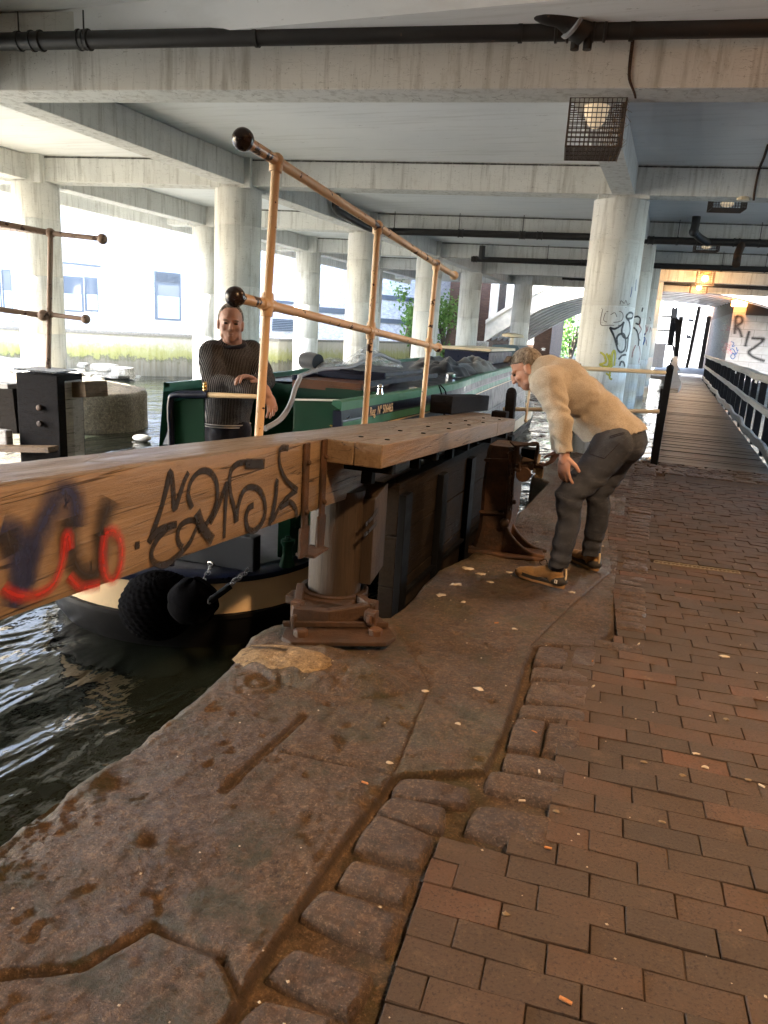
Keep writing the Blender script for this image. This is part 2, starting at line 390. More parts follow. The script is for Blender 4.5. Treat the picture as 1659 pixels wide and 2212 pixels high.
BLACK=m_paint('black_paint',(.006,.007,.009),0,rough=.6,spec=.1)
PIPE=m_paint('black_cast_pipe',(.022,.020,.019),.30,(.10,.06,.04),.4)
GREEN=m_paint('green_boat_paint',(.003,.036,.018),0,spec=.25,rough=.32,bmp=.02,stain=.08)
LGREEN=m_paint('pale_green_boat_paint',(.055,.19,.125),0,spec=.3,rough=.35,bmp=.02,stain=.08)
NAVY=m_paint('navy_boat_paint',(.005,.009,.030),0,spec=.3,rough=.32,bmp=.02,stain=.1)
BCREAM=m_paint('cream_boat_paint',(.74,.56,.34),0,rough=.35,spec=.4,bmp=.05)
HULLK=m_paint('black_hull_paint',(.004,.004,.005),0,rough=.5,spec=.25)
WHITEP=simple('white_paint',(.75,.75,.72),.5,.08)
WATER=m_water()
SPK=m_spray('black_spray_paint',(.012,.010,.010));SPN=m_spray('navy_spray_paint',(.018,.024,.07),.86,.9);SPR=m_spray('red_spray_paint',(.36,.022,.016),.78,.95)
SPY=m_spray('yellow_spray_paint',(.55,.50,.03),.8,.5);SPB=m_spray('blue_spray_paint',(.02,.09,.30),.85,.4);SPD=m_spray('soft_black_spray_paint',(.02,.017,.018),.85,.95)
BRICKG=m_brick('pale_brick_facade',(.80,.79,.80),(.50,.48,.55),(.85,.85,.85),1.,'XY')
BRICKW=m_brick('whitewashed_blockwork',(.40,.39,.36),(.34,.33,.31),(.15,.14,.13),1.,'XZ',bw=1.1,bh=.42)
BRICKR=m_brick('grimy_painted_brick',(.22,.19,.175),(.14,.105,.095),(.10,.085,.075),1.,'YZ')
BRICKD=m_brick('brown_brick',(.09,.05,.035),(.14,.08,.055),(.07,.055,.045),1.,'XY')
CWALL=m_canalwall()
LEAF=m_leaf('leaf_green',(.09,.20,.04),(.22,.38,.10));TWIG=simple('bark',(.10,.08,.06),.9)
KNIT=m_knit();BEIGE=m_cloth('cream_wool',(.38,.345,.295),.22,150,.6);DENIM=m_denim();NAVYCL=m_cloth('navy_cloth',(.012,.014,.026),fine=180)
SKIN=m_skin();HAIR=m_hair();TAN=m_cloth('tan_suede',(.24,.145,.062),.2,150,.5,.85);RUBB=simple('dark_rubber',(.018,.018,.02),.7,.2,40)
SOLE=simple('gum_rubber',(.26,.16,.075),.7,.15,40)
GLASS=m_glass();FROST=simple('frosted_pane',(.62,.72,.74),.4,.05);FRAME=simple('grey_blue_frame',(.12,.14,.165),.5)
WIRE=simple('cage_wire',(.085,.06,.045),.6,.3,50);LITL=m_emit('sodium_lamp',(1.0,.36,.07),3.2);LAMPOFF=m_emit('warm_lamp_globe',(1.0,.80,.55),.025)
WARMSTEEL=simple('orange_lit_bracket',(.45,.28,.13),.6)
CLEAR=m_clear();TARP=m_cloth('charcoal_canvas',(.022,.024,.028),.2,90,.4,.6);TAUPE=m_cloth('taupe_canvas',(.16,.15,.13),.2,90,.4,.7)
CHROME=simple('chrome',(.8,.8,.8),.15,.05,10,0,metal=1.);BRASS=simple('brass',(.8,.55,.2),.25,.1,10,0,metal=1.)
ROPE=simple('black_rope',(.003,.003,.004),1.,.3,60,.6,.01,0,.05);VARN=simple('varnished_wood',(.12,.045,.02),.35,.2,9)
GREY=simple('grey_metal',(.28,.29,.31),.45,.1,12);TEAL=simple('teal_panel',(.06,.10,.12),.5)
PAPER=simple('pale_litter',(.42,.37,.29),.8,.15,60);BUTT=simple('cork_filter',(.38,.17,.06),.8,.2,90);LEAFD=simple('dried_gum',(.16,.12,.075),.8,.15,60)
IRONW=simple('pale_bridge_paint',(.74,.70,.60),.6,.18,2.5,.3,.01);IRONK=simple('sooty_iron',(.010,.009,.009),.6,.3,3);IRONR=simple('silver_rib_paint',(.85,.85,.87),.35,.15,1.5)
BRIGHTP=simple('pale_paving',(.20,.20,.205),.7,.2,5);GRAVEL=m_stone('far_bank_ground',(.38,.36,.30),(.5,.48,.40),.4,.8)
LIME=m_stone('limewash_crust',(.28,.19,.09),(.42,.30,.16),0,.85,1.)
# ================================================================= setting: ground, water
def lin(y,tab):
    if y<=tab[0][0]:return tab[0][1]
    for (a,p),(b,q) in zip(tab,tab[1:]):
        if y<=b: return p+(q-p)*(y-a)/(b-a)
    return tab[-1][1]
WZ=-.65
EDGE=[(-6,-1.66),(.6,-1.665),(1.39,-1.655),(1.97,-1.625),(2.35,-1.64),(2.72,-1.68),(2.95,-1.76),(3.12,-1.74),(3.24,-1.62),(3.36,-1.42),(3.50,-1.245),(3.7,-1.225),(4.4,-1.25),(4.62,-1.20),(4.80,-1.15),(5.3,-1.14),(5.7,-1.10),(7.9,-1.08),(8.2,-1.3),(10.25,-1.32)]
# joint between the big flagstones and the setts / edge of the brickwork, surveyed from the photograph
def tabs(pts): 
    q=[PZ(u,v) for u,v in pts];return sorted((p.y,p.x) for p in q)
XJ=tabs([(500,2180),(560,2075),(635,1972),(700,1870),(775,1767),(825,1707),(850,1672),(1045,1662),(1085,1585),(1130,1440),(1152,1398),(1290,1384),(1322,1360),(1330,1250),(1342,1150),(1356,1060),(1362,1030)])
XB=tabs([(760,2212),(850,2015),(925,1855),(948,1822),(1185,1818),(1215,1705),(1250,1560),(1278,1402),(1402,1390),(1405,1250),(1410,1150),(1417,1048)])
XJ=[(-6,XJ[0][1])]+XJ;XB=[(-6,XB[0][1]-.02)]+XB
YEND=10.22
def fb(p,oc=5,h=.75): return noise.fractal(V(p),h,2.1,oc,noise_basis='PERLIN_ORIGINAL')
slot0,slot1=PZ(660,1545),PZ(487,1706)
scar=PZ(560,1475)
mound=PZ(690,1445);hol=PZ(322,1822)
def seg_d(p,a,b):
    ab=(b-a).xy;t=max(0,min(1,(p-a).xy.dot(ab)/ab.length_squared));return ((p-a).xy-ab*t).length
CR1=[PZ(610,1625),PZ(700,1640),PZ(850,1672)]
CR2=[PZ(0,2105),PZ(180,2085),PZ(330,1995),PZ(480,2060),PZ(520,2150)]
CR3=[PZ(845,1330),PZ(930,1480),PZ(850,1672)]
CR4=[PZ(500,1410),PZ(640,1475),PZ(790,1475),PZ(930,1440)]
CR5=[PZ(1000,1120),PZ(1180,1150),PZ(1330,1130)]
CR6=[PZ(1145,1395),PZ(1240,1300),PZ(1320,1235)]
def zstone(x,y):
    p=V((x,y,0));z=.008*fb((x*1.1,y*1.1,0),3)+.0045*fb((x*5,y*5,3),5)+.0028*fb((x*24,y*24,5),4)
    # pits
    k=fb((x*9,y*9,9),3);z-=.010*max(0,k-.5)/.3
    e=lin(y,EDGE)
    rough_e=max(0,1-(x-e)/.34)
    if y<2.2: z-=.05*rough_e**2*max(0,.4+1.2*fb((x*7,y*7,1),5))*(1 if y<1.75 else .3)
    # slot cut in the coping
    d=seg_d(p,slot0,slot1)
    if d<.06: z-=.020*math.exp(-(d/.014)**2)-.018*math.exp(-(d/.006)**2)*.7
    # cracks / joints
    for c,w,dp in ((CR1,.006,.020),(CR2,.010,.028),(CR3,.005,.008),(CR5,.007,.010),(CR6,.006,.010)):
        for a,b in zip(c,c[1:]):
            d=seg_d(p,a,b)
            if d<.1: z-=dp*math.exp(-(d/w)**2)
    m=max(0,1-((x-mound.x)/.42)**2-((y-mound.y)/.20)**2);z+=.05*m**.6*(1+.3*fb((x*8,y*8,0),3)) if m>0 else 0
    r=(p-hol).xy.length;z-=.018*math.exp(-(r/.03)**2)-.012*math.exp(-(r/.16)**2)
    r=(p-scar).xy.length
    if r<.2: z+=.008*math.sin(r*110)*math.exp(-(r/.09)**2)
    xj=lin(y,XJ)
    t=(x-(xj-.006))/.02
    if t>0: z=z*(1-min(1,t))-.030*min(1,t)+.004*fb((x*14,y*14,2),4)*min(1,t)
    return z
def vstone(x,y):
    p=V((x,y,0));k=0.
    for c,w in ((CR1,.007),(CR2,.010),(CR3,.005),(CR5,.009),(CR6,.006)):
        for a,b in zip(c,c[1:]):
            d=seg_d(p,a,b)
            if d<.05: k=max(k,math.exp(-(d/w)**2))
    d=seg_d(p,slot0,slot1)
    if d<.05:k=max(k,.9*math.exp(-((d-.014)/.008)**2))
    xj=lin(y,XJ);d=abs(x-xj-.004);k=max(k,.95*math.exp(-(d/.012)**2) if y<4 else 0);r=(p-hol).xy.length;k=max(k,math.exp(-(r/.03)**2))
    if k<.25:
        g=0.
        for q in MOSS:
            g=max(g,1-((x-q[0])/q[2])**2-((y-q[1])/q[3])**2)
        g+=.9*fb((x*6,y*6,7),4);e=x-lin(y,EDGE)
        if e<.10: g=max(g,.55-e*4+.8*fb((x*8,y*5,2),4))
        if g>.15: return -min(1,g*1.3)
    return k
MOSS=[(PZ(*crop(0,2000,.7535)(x,y)).x,PZ(*crop(0,2000,.7535)(x,y)).y,a,b) for x,y,a,b in((1080,1010,.09,.13),(950,1200,.10,.12),(750,1400,.13,.10),(500,1560,.20,.07),(60,1120,.10,.08),(380,740,.08,.10),(700,1700,.16,.06))]
def coping():
    mb=MB();ys=[-1.5,-.5,.2,.5]
    y=.7
    while y<YEND: ys.append(y);y+=.009 if y<3.0 else .013 if y<3.8 else (.03 if y<6 else .07)
    ys.append(YEND)
    NX=250;vs=[]
    for y in ys:
        e=lin(y,EDGE)+.008*fb((0,y*4,0),4);x1=.35
        row=[(e+.03,y,-1.6),(e+.01,y,-.9),(e+.012*fb((1,y*6,0),3),y,-.35),(e,y,-.10),(e+.004,y,-.045+.01*fb((2,y*9,0),3))]
        for i in range(NX):
            t=i/(NX-1);x=e+.018+(x1-e-.018)*t;z=zstone(x,y)
            if i<5:z-=.018*(1-i/5)**2
            row.append((x,y,z))
        vs+=row
    w=NX+5;fs=[(j*w+i,j*w+i+1,(j+1)*w+i+1,(j+1)*w+i) for j in range(len(ys)-1) for i in range(w-1)]
    mb.add(vs,fs,[vstone(v[0],v[1]) if v[2]>-.2 else -.8 for v in vs])
    mb.build('coping_stones',COPE,smooth=True,kind='structure')
coping()
# setts: rounded worn blocks laid in the strip between flagstones and bricks
def pebble(mb,quad,z0,h,rnd=.0):
    """rounded block over a quad of ground points"""
    n=9;c=sum((V(q) for q in quad),V())/4;q=[V(a) for a in quad];k=random.random()*50
    mb.cur=random.random()
    def fn(u,v):
        uu,vv=u*2-1,v*2-1
        sq=lambda a,b:a*1.07*math.sqrt(max(0,1-.13*b*b))
        a,b=sq(uu,vv),sq(vv,uu);a=.5+a/2;b=.5+b/2
        p=(q[0]*(1-a)+q[1]*a)*(1-b)+(q[3]*(1-a)+q[2]*a)*b
        m=max(abs(uu),abs(vv));edge=max(0,(m-.72)/.28)
        z=z0+h*(1-edge**2.6)+.006*fb((p.x*9+k,p.y*9,k),4)-.004*(uu*uu+vv*vv)*(1-edge)
        if m>.999: z=z0-.03
        return V((p.x+.004*fb((p.x*12,p.y*12,k),2),p.y,z))
    mb.grid(fn,n*2,n*2)
sb=MB()
def quad_px(a,b,c,d): return [PZ(*a),PZ(*b),PZ(*c),PZ(*d)]
for qi,q in enumerate([((1000,1790),(1185,1838),(1205,1760),(1030,1737)),((1048,1700),(1215,1738),(1232,1695),(1058,1662)),((1085,1660),(1235,1688),(1250,1650),(1092,1622)),
          ((1095,1612),(1165,1622),(1178,1555),(1115,1548)),((1170,1622),(1245,1628),(1262,1568),(1186,1556)),((1118,1545),(1262,1562),(1270,1535),(1130,1518)),
          ((1135,1512),(1268,1530),(1275,1482),(1150,1468)),((1146,1462),(1276,1478),(1284,1450),(1152,1438)),((1150,1433),(1225,1438),(1232,1400),(1165,1392)),((1230,1438),(1284,1445),(1290,1402),(1240,1398)),
          ((1165,1392),(1282,1400),(1290,1385),(1172,1378)),((1292,1402),(1395,1412),(1398,1394),(1296,1386)),
          ((850,1720),(1005,1735),(1010,1700),(868,1680)),((818,1752),(950,1790),(960,1745),(850,1722)),((770,1828),(905,1860),(930,1805),(815,1762)),((735,1905),(870,1945),(890,1895),(765,1860)),
          ((655,1975),(830,2052),(860,1975),(705,1925)),((580,2105),(755,2185),(800,2105),(640,2050)),((500,2230),(660,2290),(720,2200),(575,2160)),((430,2380),(590,2440),(640,2330),(500,2270))]):
    qq=quad_px(*q);qc=sum(qq,V())/4;pebble(sb,[qc+(a-qc)*(1.05 if qi<12 else 1.15) for a in qq],-.03,.033+random.uniform(0,.006))
# the far strip of setts and the full-width setts before the footbridge
def strip(y0,y1,xa,xb,dy,dx):
    y=y0
    while y<y1:
        h=dy*random.uniform(.85,1.15);a,b=xa(y+h/2),xb(y+h/2);x=a+random.uniform(0,.02)
        while x<b-.04:
            w=min(dx*random.uniform(.7,1.3),b-x)
            if b-(x+w)<.06:w=b-x
            j=lambda:random.uniform(-.006,.006)
            pebble(sb,[V((x+.006,y+.006+j(),0)),V((x+w-.006,y+.006+j(),0)),V((x+w-.006,y+h-.006+j(),0)),V((x+.006,y+h-.006+j(),0))],-.026,.030+random.uniform(-.003,.006));x+=w
        y+=h
yj=PZ(1322,1360).y+.04
strip(yj,9.35,lambda y:lin(y,XJ)+.004,lambda y:lin(y,XB)-.008,.115,.40)
strip(9.0,10.2,lambda y:-1.1,lambda y:lin(9.,XB)-.01 if y<9.35 else 3.2,.13,.25)
for k in range(0): strip(5.6+k*.36,5.6+k*.36+.3,lambda y:-.55,lambda y:lin(y,XJ)-.01,.15,.42)
sb.build('sett_paving',SETT,smooth=True,kind='structure')
# clay pavers
pb=MB();ang=R_(4.7);ux=V((math.cos(ang),math.sin(ang),0));uy=V((-math.sin(ang),math.cos(ang),0));O=V((-.01,1.857,0))
LB,HB=.232,.1
def paver(a0,a1,b0):
    g=.0014;z=random.uniform(-.0022,.0022);tl=random.uniform(-.004,.004);tb=random.uniform(-.01,.01)
    pts=[]
    for a,b in((a0+g,b0+g),(a1-g,b0+g),(a1-g,b0+HB-g),(a0+g,b0+HB-g)):
        pts.append(O+ux*(a+random.uniform(-.001,.001))+uy*(b+random.uniform(-.001,.001)))
    c=sum(pts,V())/4;pb.cur=min(1,max(0,random.betavariate(2,2.6)+(.25 if random.random()<.1 else 0)))
    ring=[];K=[]
    def zz(p): return z+tl*(p-c).dot(ux)/.1+tb*(p-c).dot(uy)
    lo=[V((p.x,p.y,-.03)) for p in pts];mid=[V((p.x,p.y,zz(p)-.0035)) for p in pts];top=[V((p.x,p.y,0))+ (c-p).normalized()*.003 for p in pts]
    for t in top: t.z=zz(t)
    fs=[(i,(i+1)%4,4+(i+1)%4,4+i) for i in range(4)]+[(4+i,4+(i+1)%4,8+(i+1)%4,8+i) for i in range(4)]+[(8,9,10,11)]
    pb.add(lo+mid+top,fs)
drA,drB=PZ(*crop(1700,1750,.4822)(893,165)),PZ(*crop(1700,1750,.4822)(1470,240))
row=int(-1.4/HB)
while row*HB<7.3:
    b0=row*HB
    # left limit: walk to where the boundary is crossed
    yy=O.y+b0;xl=lin(O.y+b0+HB/2,XB);a=(xl-O.x)/math.cos(ang);y_at=O.y+b0+HB/2+a*math.sin(ang);xl=lin(y_at,XB)+.004;a=(xl-O.x)/math.cos(ang)
    ph=(row%2)*.5*LB+.02*math.sin(row*1.7)
    k=math.ceil((a+.02-ph)/LB);nx=k*LB+ph
    if nx-a<.045: nx+=LB if nx-a<.02 else 0
    cur=a
    while cur<3.1:
        c0=O+ux*(cur+LB/2)+uy*(b0+HB/2)
        indr=abs((c0-drA).dot(uy)-.045)<.035 and drA.x-.1<c0.x<drB.x+.1
        if not indr and c0.y<9.0: paver(cur,nx,b0)
        cur=nx;nx+=LB
    row+=1
pb.build('brick_paving',PAVER,kind='structure')
g=MB();g.grid(lambda u,v:V((.1+12*u,-6+(YEND+6)*v,-.0075+.003*noise.noise(V((u*300,v*400,0))))),60,120);g.box((6,2,-.85),(11.6,16,1.5))
g.build('ground',DIRT,kind='structure',smooth=True)
w=MB();w.grid(lambda u,v:V((-90+180*u,-12+150*v,WZ)),4,4);w.build('water',WATER,kind='structure')
# drain channel set into the bricks
dr=thing('drain_channel',(drA+drB)/2,'long narrow slotted drain grating let into the brick paving','drain')
d=MB();dv=(drB-drA).normalized();L=(drB-drA).length;dn=V((-dv.y,dv.x,0))
d.beam(drA+dn*.028+V((0,0,-.004)),drB+dn*.028+V((0,0,-.004)),.012,.02);d.beam(drA-dn*.028+V((0,0,-.004)),drB-dn*.028+V((0,0,-.004)),.012,.02)
n=20
for i in range(n+1):
    p=drA+dv*(L*i/n)+V((0,0,-.006));d.beam(p-dn*.024,p+dn*.024,.009,.012)
d.build('grating',simple('galvanised_grating',(.17,.145,.11),.55,.3,30),dr)
t_=MB();t_.beam(drA+V((0,0,-.022)),drB+V((0,0,-.022)),.06,.004);t_.build('trough',BLACK,dr)
# litter
def flake(p,s,mat,name,label,grp,cat='litter'):
    m=MB();k=7;a0=random.random()*6;pts=[]
    for i in range(k):
        a=a0+2*math.pi*i/k;r=s*random.uniform(.55,1.15);pts.append(V((p.x+r*math.cos(a)*1.25,p.y+r*math.sin(a)*.8,p.z+random.uniform(.002,.006))))
    c=V((p.x,p.y,p.z+.009));m.add(pts+[c]+[q-V((0,0,.003)) for q in pts],[(i,(i+1)%k,k) for i in range(k)]+[(k+1+i,k+1+(i+1)%k,(i+1)%k,i) for i in range(k)])
    o=m.build(name,mat);tag(o,label,cat,grp);return o
c2=crop(1250,2000,.7535)
FL=[(565,65,.013),(768,122,.012),(410,323,.020),(320,474,.013),(175,333,.016),(1348,605,.013),(1388,662,.012),(22,643,.012),(1472,183,.022)]
for x,y,s in FL: flake(PZ(*c2(x,y)),s,PAPER,'paper_scrap','small torn cream paper scrap trodden on the towpath paving','torn paper scraps on the paving')
GUM=[(1200,900,.011),(1287,697,.012),(1575,718,.010),(1480,455,.011),(525,1295,.009),(1120,640,.012),(740,853,.012)]
for x,y,s in GUM: flake(PZ(*c2(x,y)),s,LEAFD,'chewing_gum_blob','flattened pale brown gum spot stuck on the bricks','gum spots on the bricks')
def butt(u,v,l=.024,r=.0038,mat=None,ang=0.,label='',white=False):
    p=PZ(u,v);a=V((math.cos(ang),math.sin(ang),0))*l/2;z=V((0,0,r+.004))
    m=MB();m.tube([p-a+z,p+a*.2+z,p+a+z],[r,r*1.05,r*.95],8);o=m.build('cigarette_end',PAPER if white else BUTT,smooth=40);tag(o,label,'cigarette end','cigarette ends on the ground')
butt(*c2(783,1680),.030,.0045,ang=-.2,label='orange cigarette end nearest the viewer, on the brick paving')
butt(788,1695,.024,ang=-.1,label='orange cigarette end on dark flagstone beside the setts')
for i,(x,y,a) in enumerate([(670,688,1.8),(708,1018,.1),(595,813,.4),(648,515,-.3),(903,317,1.2),(485,42,.6),(1630,748,2.6),(900,208,1.5),(1100,133,1.3)]):
    butt(*c2(x,y),.022,ang=a,white=(i%2==0),label='pale cigarette stub lying on the setts or bricks of the towpath')
# droppings and pale splashes on the flags by the recess
def splat(pts,mat,name,label,cat,grp=None):
    m=MB()
    for (u,v,s) in pts:
        p=PZ(u,v);k=14;vs=[]
        for i in range(k):
            a=2*math.pi*i/k;r=s*.8*(1+1.1*noise.noise(V((i*1.7,u,v))));x,y=p.x+r*1.5*math.cos(a),p.y+r*math.sin(a);vs.append(V((x,y,zstone(x,y)+.0035)))
        c=V((p.x,p.y,zstone(p.x,p.y)+.006));m.add(vs+[c]+[q-V((0,0,.01)) for q in vs],[(i,(i+1)%k,k) for i in range(k)]+[(k+1+i,k+1+(i+1)%k,(i+1)%k,i) for i in range(k)])
    o=m.build(name,mat,smooth=True);tag(o,label,cat,grp,kind='stuff')
splat([(1040,1240,.022),(1010,1228,.03),(985,1262,.03),(955,1285,.02),(1060,1258,.018),(1100,1236,.016),(1000,1300,.012),(1300,1180,.012),(1270,1150,.012),(1215,1130,.01),(1160,1172,.012),(1360,1330,.02),(1355,1300,.016),(1370,1415,.012),(1350,1260,.012),(1235,1278,.018)],PAPER,'bird_droppings','pale bird droppings spattered on the dark flagstones','bird droppings')
random.seed(21);m=MB()
for i in range(420):
    x,y=random.uniform(-1.5,2.6),.9+8.5*random.random()**1.4
    if x<lin(y,EDGE)+.05: continue
    z=zstone(x,y)+.002 if x<lin(y,XJ) else .003;s=random.uniform(.0018,.0055);a=random.random()*6
    m.add([V((x+s*math.cos(a+k*1.57)*random.uniform(.6,1.4),y+s*math.sin(a+k*1.57),z)) for k in range(4)]+[V((x,y,z+s*.8))],[(0,1,4),(1,2,4),(2,3,4),(3,0,4)])
tag(m.build('grit',PAPER),'tiny pale grit and crumbs scattered over the whole quay','grit',kind='stuff')
# pale limewash crust with dark stripes, by the anchor plate
lc=crop(0,2000,.7535)
m=MB();out=[(1000,190),(1080,152),(1180,170),(1270,178),(1340,205),(1430,235),(1425,275),(1330,290),(1270,268),(1180,262),(1100,232),(1040,225)]
P3=[PZ(*lc(x,y)) for x,y in out];c=sum(P3,V())/len(P3)
def zz(p,dz): return V((p.x,p.y,zstone(p.x,p.y)+dz))
K=len(P3);rings=[]
for f,dz in((1.0,-.006),(.93,.004),(.6,.007),(.3,.008)):
    rings.append([zz(c+(p-c)*f*(1+.06*noise.noise(p*40)),dz) for p in smooth(P3+[P3[0]],4)[:-1]])
n=len(rings[0]);vs=sum(rings,[])+[zz(c,.008)];fs=[(r*n+i,r*n+(i+1)%n,(r+1)*n+(i+1)%n,(r+1)*n+i) for r in range(3) for i in range(n)]+[(3*n+i,3*n+(i+1)%n,4*n) for i in range(n)]
m.add(vs,fs);crust=tag(m.build('limewash_patch',LIME,smooth=True),'yellowish limewash crust with dark stripes in front of the rusty plate','paint patch')
m=MB()
m.ribbon([zz(PZ(*lc(x,y)),.010) for x,y in((1075,178),(1130,190),(1180,198),(1240,208))],.045,(0,0,1),.002)
o=m.build('dark_stripe',SPD,crust)
# ================================================================= concrete viaduct over the canal
TA=R_(8.5);T=V((math.cos(TA),math.sin(TA),0));NTv=V((-math.sin(TA),math.cos(TA),0));LZ=V((-.012,1,0)).normalized()
H,SL=3.9,4.37
via=thing('concrete_viaduct',(-1.3,14.4,0),'pale concrete viaduct of crossing beams and round columns spanning overhead','viaduct')
TB={1:V((-7.743,7.253,0)),2:V((-7.74,12.92,0))}
def tline(k):
    if k==0: return V((-7.743,1.75,0))
    if k==1: return TB[1]
    return V((-7.74,12.92+6.1*(k-2),0))
colx={}
def tb(k,x0,x1,w=.46,h=.47,z=H):
    p=tline(k);a=p+T*((x0-p.x)/T.x);b=p+T*((x1-p.x)/T.x);mb=MB();o=NTv*(w/2)
    mb.beam(a+o+V((0,0,z+h/2)),b+o+V((0,0,z+h/2)),w,h);return mb.build('transverse_beam',CONC,via,bevel=.012)
tb(0,-14,9,.5,.8);tb(1,-14.2,9,.47,.8)
for k in range(2,7): tb(k,-13.6,9)
def zb(x,y0,y1,w=.42,h=.46,z=H,wx=0):
    mb=MB();a=V((x,y0,z+h/2));b=V((x+wx,y1,z+h/2));mb.beam(a,b,w,h);return mb.build('longitudinal_beam',CONC,via,bevel=.012)
for x in(-12.55,-8.08,-1.18):
    for k in range(1,6):
        a=tline(k);b=tline(k+1);ya=a.y+(x-a.x)*math.tan(TA)+.47;yb=b.y+(x-b.x)*math.tan(TA)
        if x>-2 : zb(x,ya,yb,.37)
        else: zb(x,ya,yb,.42)
for x in(-8.08,-12.55): zb(x,-2,tline(1).y+(x+7.7)*math.tan(TA),.42,.8)
# deck slab
mb=MB();mb.box((-2.5,24,SL+.3),(23,33.2,.6));mb.build('deck_slab',SOFF,via)
mb=MB();mb.box((-2.5,-6.6,SL+.65),(23,28,.6));mb.build('near_deck_slab',SOFF,via)
mb=MB();mb.box((-5,-20.2,2),(19,.6,7));mb.build('rear_light_block',CONC,via);mb=MB();mb.box((-14.3,-13,2),(.5,14,7));mb.build('side_light_block',CONC,via)  # unseen walls behind and at left, added to cut the ambient daylight
mb=MB();mb.box((-14.05,18,4.6),(.18,44,1.5));mb.build('edge_parapet',CONC,via)
def column(x,y,r=.53,zb=-1.5,lab=None):
    rad=r;m=MB();prof=[(rad,zb)]
    for z in(-.2,.95,2.1,3.2):
        prof+=[(rad,z-.006),(rad-.007,z),(rad,z+.006)]
    prof+=[(rad,H-.04)];m.lathe(prof,(x,y,0),n=40)
    c=m.build('column',CONC,via,smooth=50)
    cp=MB();hw=rad*.9;cp.box((x,y,(H-.05+SL)/2),T*hw,NTv*hw,V((0,0,(SL-H+.05)/2)));cp.build('capital',CONC,c,bevel=.01)
    return c
B=V((-8.2,13.1+.05,0))
colG=column(-1.23,14.36,.465)
for i in range(3): column(-1.24,20.5+6.1*i,.45)
for p in((-8.2,13.15),(-8.12,19.3),(-8.18,25.2),(-8.3,31.3),(-7.2,37.0)): column(*p,.445)
for i in range(4): column(-12.5,12.45+6.1*i,.445)
for i in range(1,5): column(5.6,15.4+6.1*i,.53)
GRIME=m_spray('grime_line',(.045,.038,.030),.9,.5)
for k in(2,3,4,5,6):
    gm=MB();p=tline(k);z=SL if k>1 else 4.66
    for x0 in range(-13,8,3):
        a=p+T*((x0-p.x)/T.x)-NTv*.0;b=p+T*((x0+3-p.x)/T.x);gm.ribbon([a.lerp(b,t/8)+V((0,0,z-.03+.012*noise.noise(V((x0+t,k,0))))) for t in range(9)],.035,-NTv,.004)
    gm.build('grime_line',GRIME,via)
# graffiti on the big column: ribbons laid on its surface
c5=crop(1750,550,.33914)
def oncol(x,y,cx=-1.23,cy=14.36,r=.47):
    u,v=c5(x,y);d=V(ray(u,v));o=V(CAM)-V((cx,cy,0));a=d.x**2+d.y**2;b=2*(o.x*d.x+o.y*d.y);c=o.x**2+o.y**2-r*r;q=b*b-4*a*c
    t=(-b-math.sqrt(q))/(2*a) if q>0 else -b/(2*a)
    return V(CAM)+d*t
def stroke(parent,lines,mat,w,cx,cy,r,name='graffiti'):
    m=MB()
    for i,l in enumerate(lines):
        m.ribbon([oncol(x,y,cx,cy,r) for x,y in l],w,lambda p:V((p.x-cx,p.y-cy,0)).normalized(),.003+.0006*i)
    return m.build(name,mat,parent)
G=(-1.23,14.36,.467)
stroke(colG,[[(690,1520),(740,1535),(800,1500),(828,1470),(808,1540),(815,1600),(855,1625),(885,1560),(880,1470),(850,1420),(880,1380),(912,1390),(905,1430),(860,1440)],
 [(692,1522),(730,1600),(755,1680),(770,1735),(800,1760),(835,1730),(845,1660),(830,1590),(790,1585),(760,1620),(765,1690)],[(868,1600),(862,1700),(848,1755)],
 [(775,1830),(810,1790),(848,1785)],[(785,1890),(800,1850),(825,1860),(835,1900)]],SPK,.045,*G)
stroke(colG,[[(600,1760),(640,1790),(655,1850),(620,1870),(600,1880),(670,1900),(690,1840),(660,1770)],[(710,1900),(715,1780),(735,1745),(745,1800),(735,1890)],[(690,1780),(700,1900),(690,2000),(715,2020)],[(655,1960),(700,1990)]],SPY,.05,*G)
stroke(colG,[[(612,1340),(850,1330)],[(625,1345),(605,1490),(690,1500),(800,1500)],[(650,1380),(640,1460),(760,1470),(815,1440),(800,1370),(660,1370)],[(700,1400),(740,1380),(760,1420)],[(790,1300),(800,1265),(830,1290),(845,1260),(860,1300),(885,1290)]],simple('pencil_grey_paint',(.16,.14,.12)),.012,*G)
stroke(colG,[[(905,1130),(900,1180),(888,1230)],[(945,1060),(940,1130),(935,1170)]],SPB,.02,*G)
m=via.children
cols=[o for o in m if o.name.startswith('column')]
colG2=cols[1];G2=(-1.24,20.5,.455)
stroke(colG2,[[(925,1425),(960,1415),(985,1440),(975,1490),(940,1480)],[(920,1520),(955,1560),(970,1640),(965,1700)],[(1000,1370),(1010,1330)],[(885,1585),(905,1588)]],SPK,.05,*G2)
stroke(colG2,[[(985,1440),(975,1500),(995,1540),(965,1600),(985,1650)],[(975,1700),(985,1790),(970,1850),(985,1880)],[(940,1690),(915,1750),(905,1810)]],SPR,.05,*G2)
G3=(-1.24,26.6,.455)
stroke(cols[2],[[(1025,1520),(1035,1500),(1045,1550),(1030,1590)],[(1060,1510),(1052,1560)],[(1075,1570),(1082,1520),(1092,1560)],[(1040,1640),(1048,1700)],[(1075,1420),(1085,1460)]],SPR,.05,*G3)
stroke(cols[2],[[(1035,1580),(1005,1610),(1030,1625),(1010,1690)]],SPB,.06,*G3)
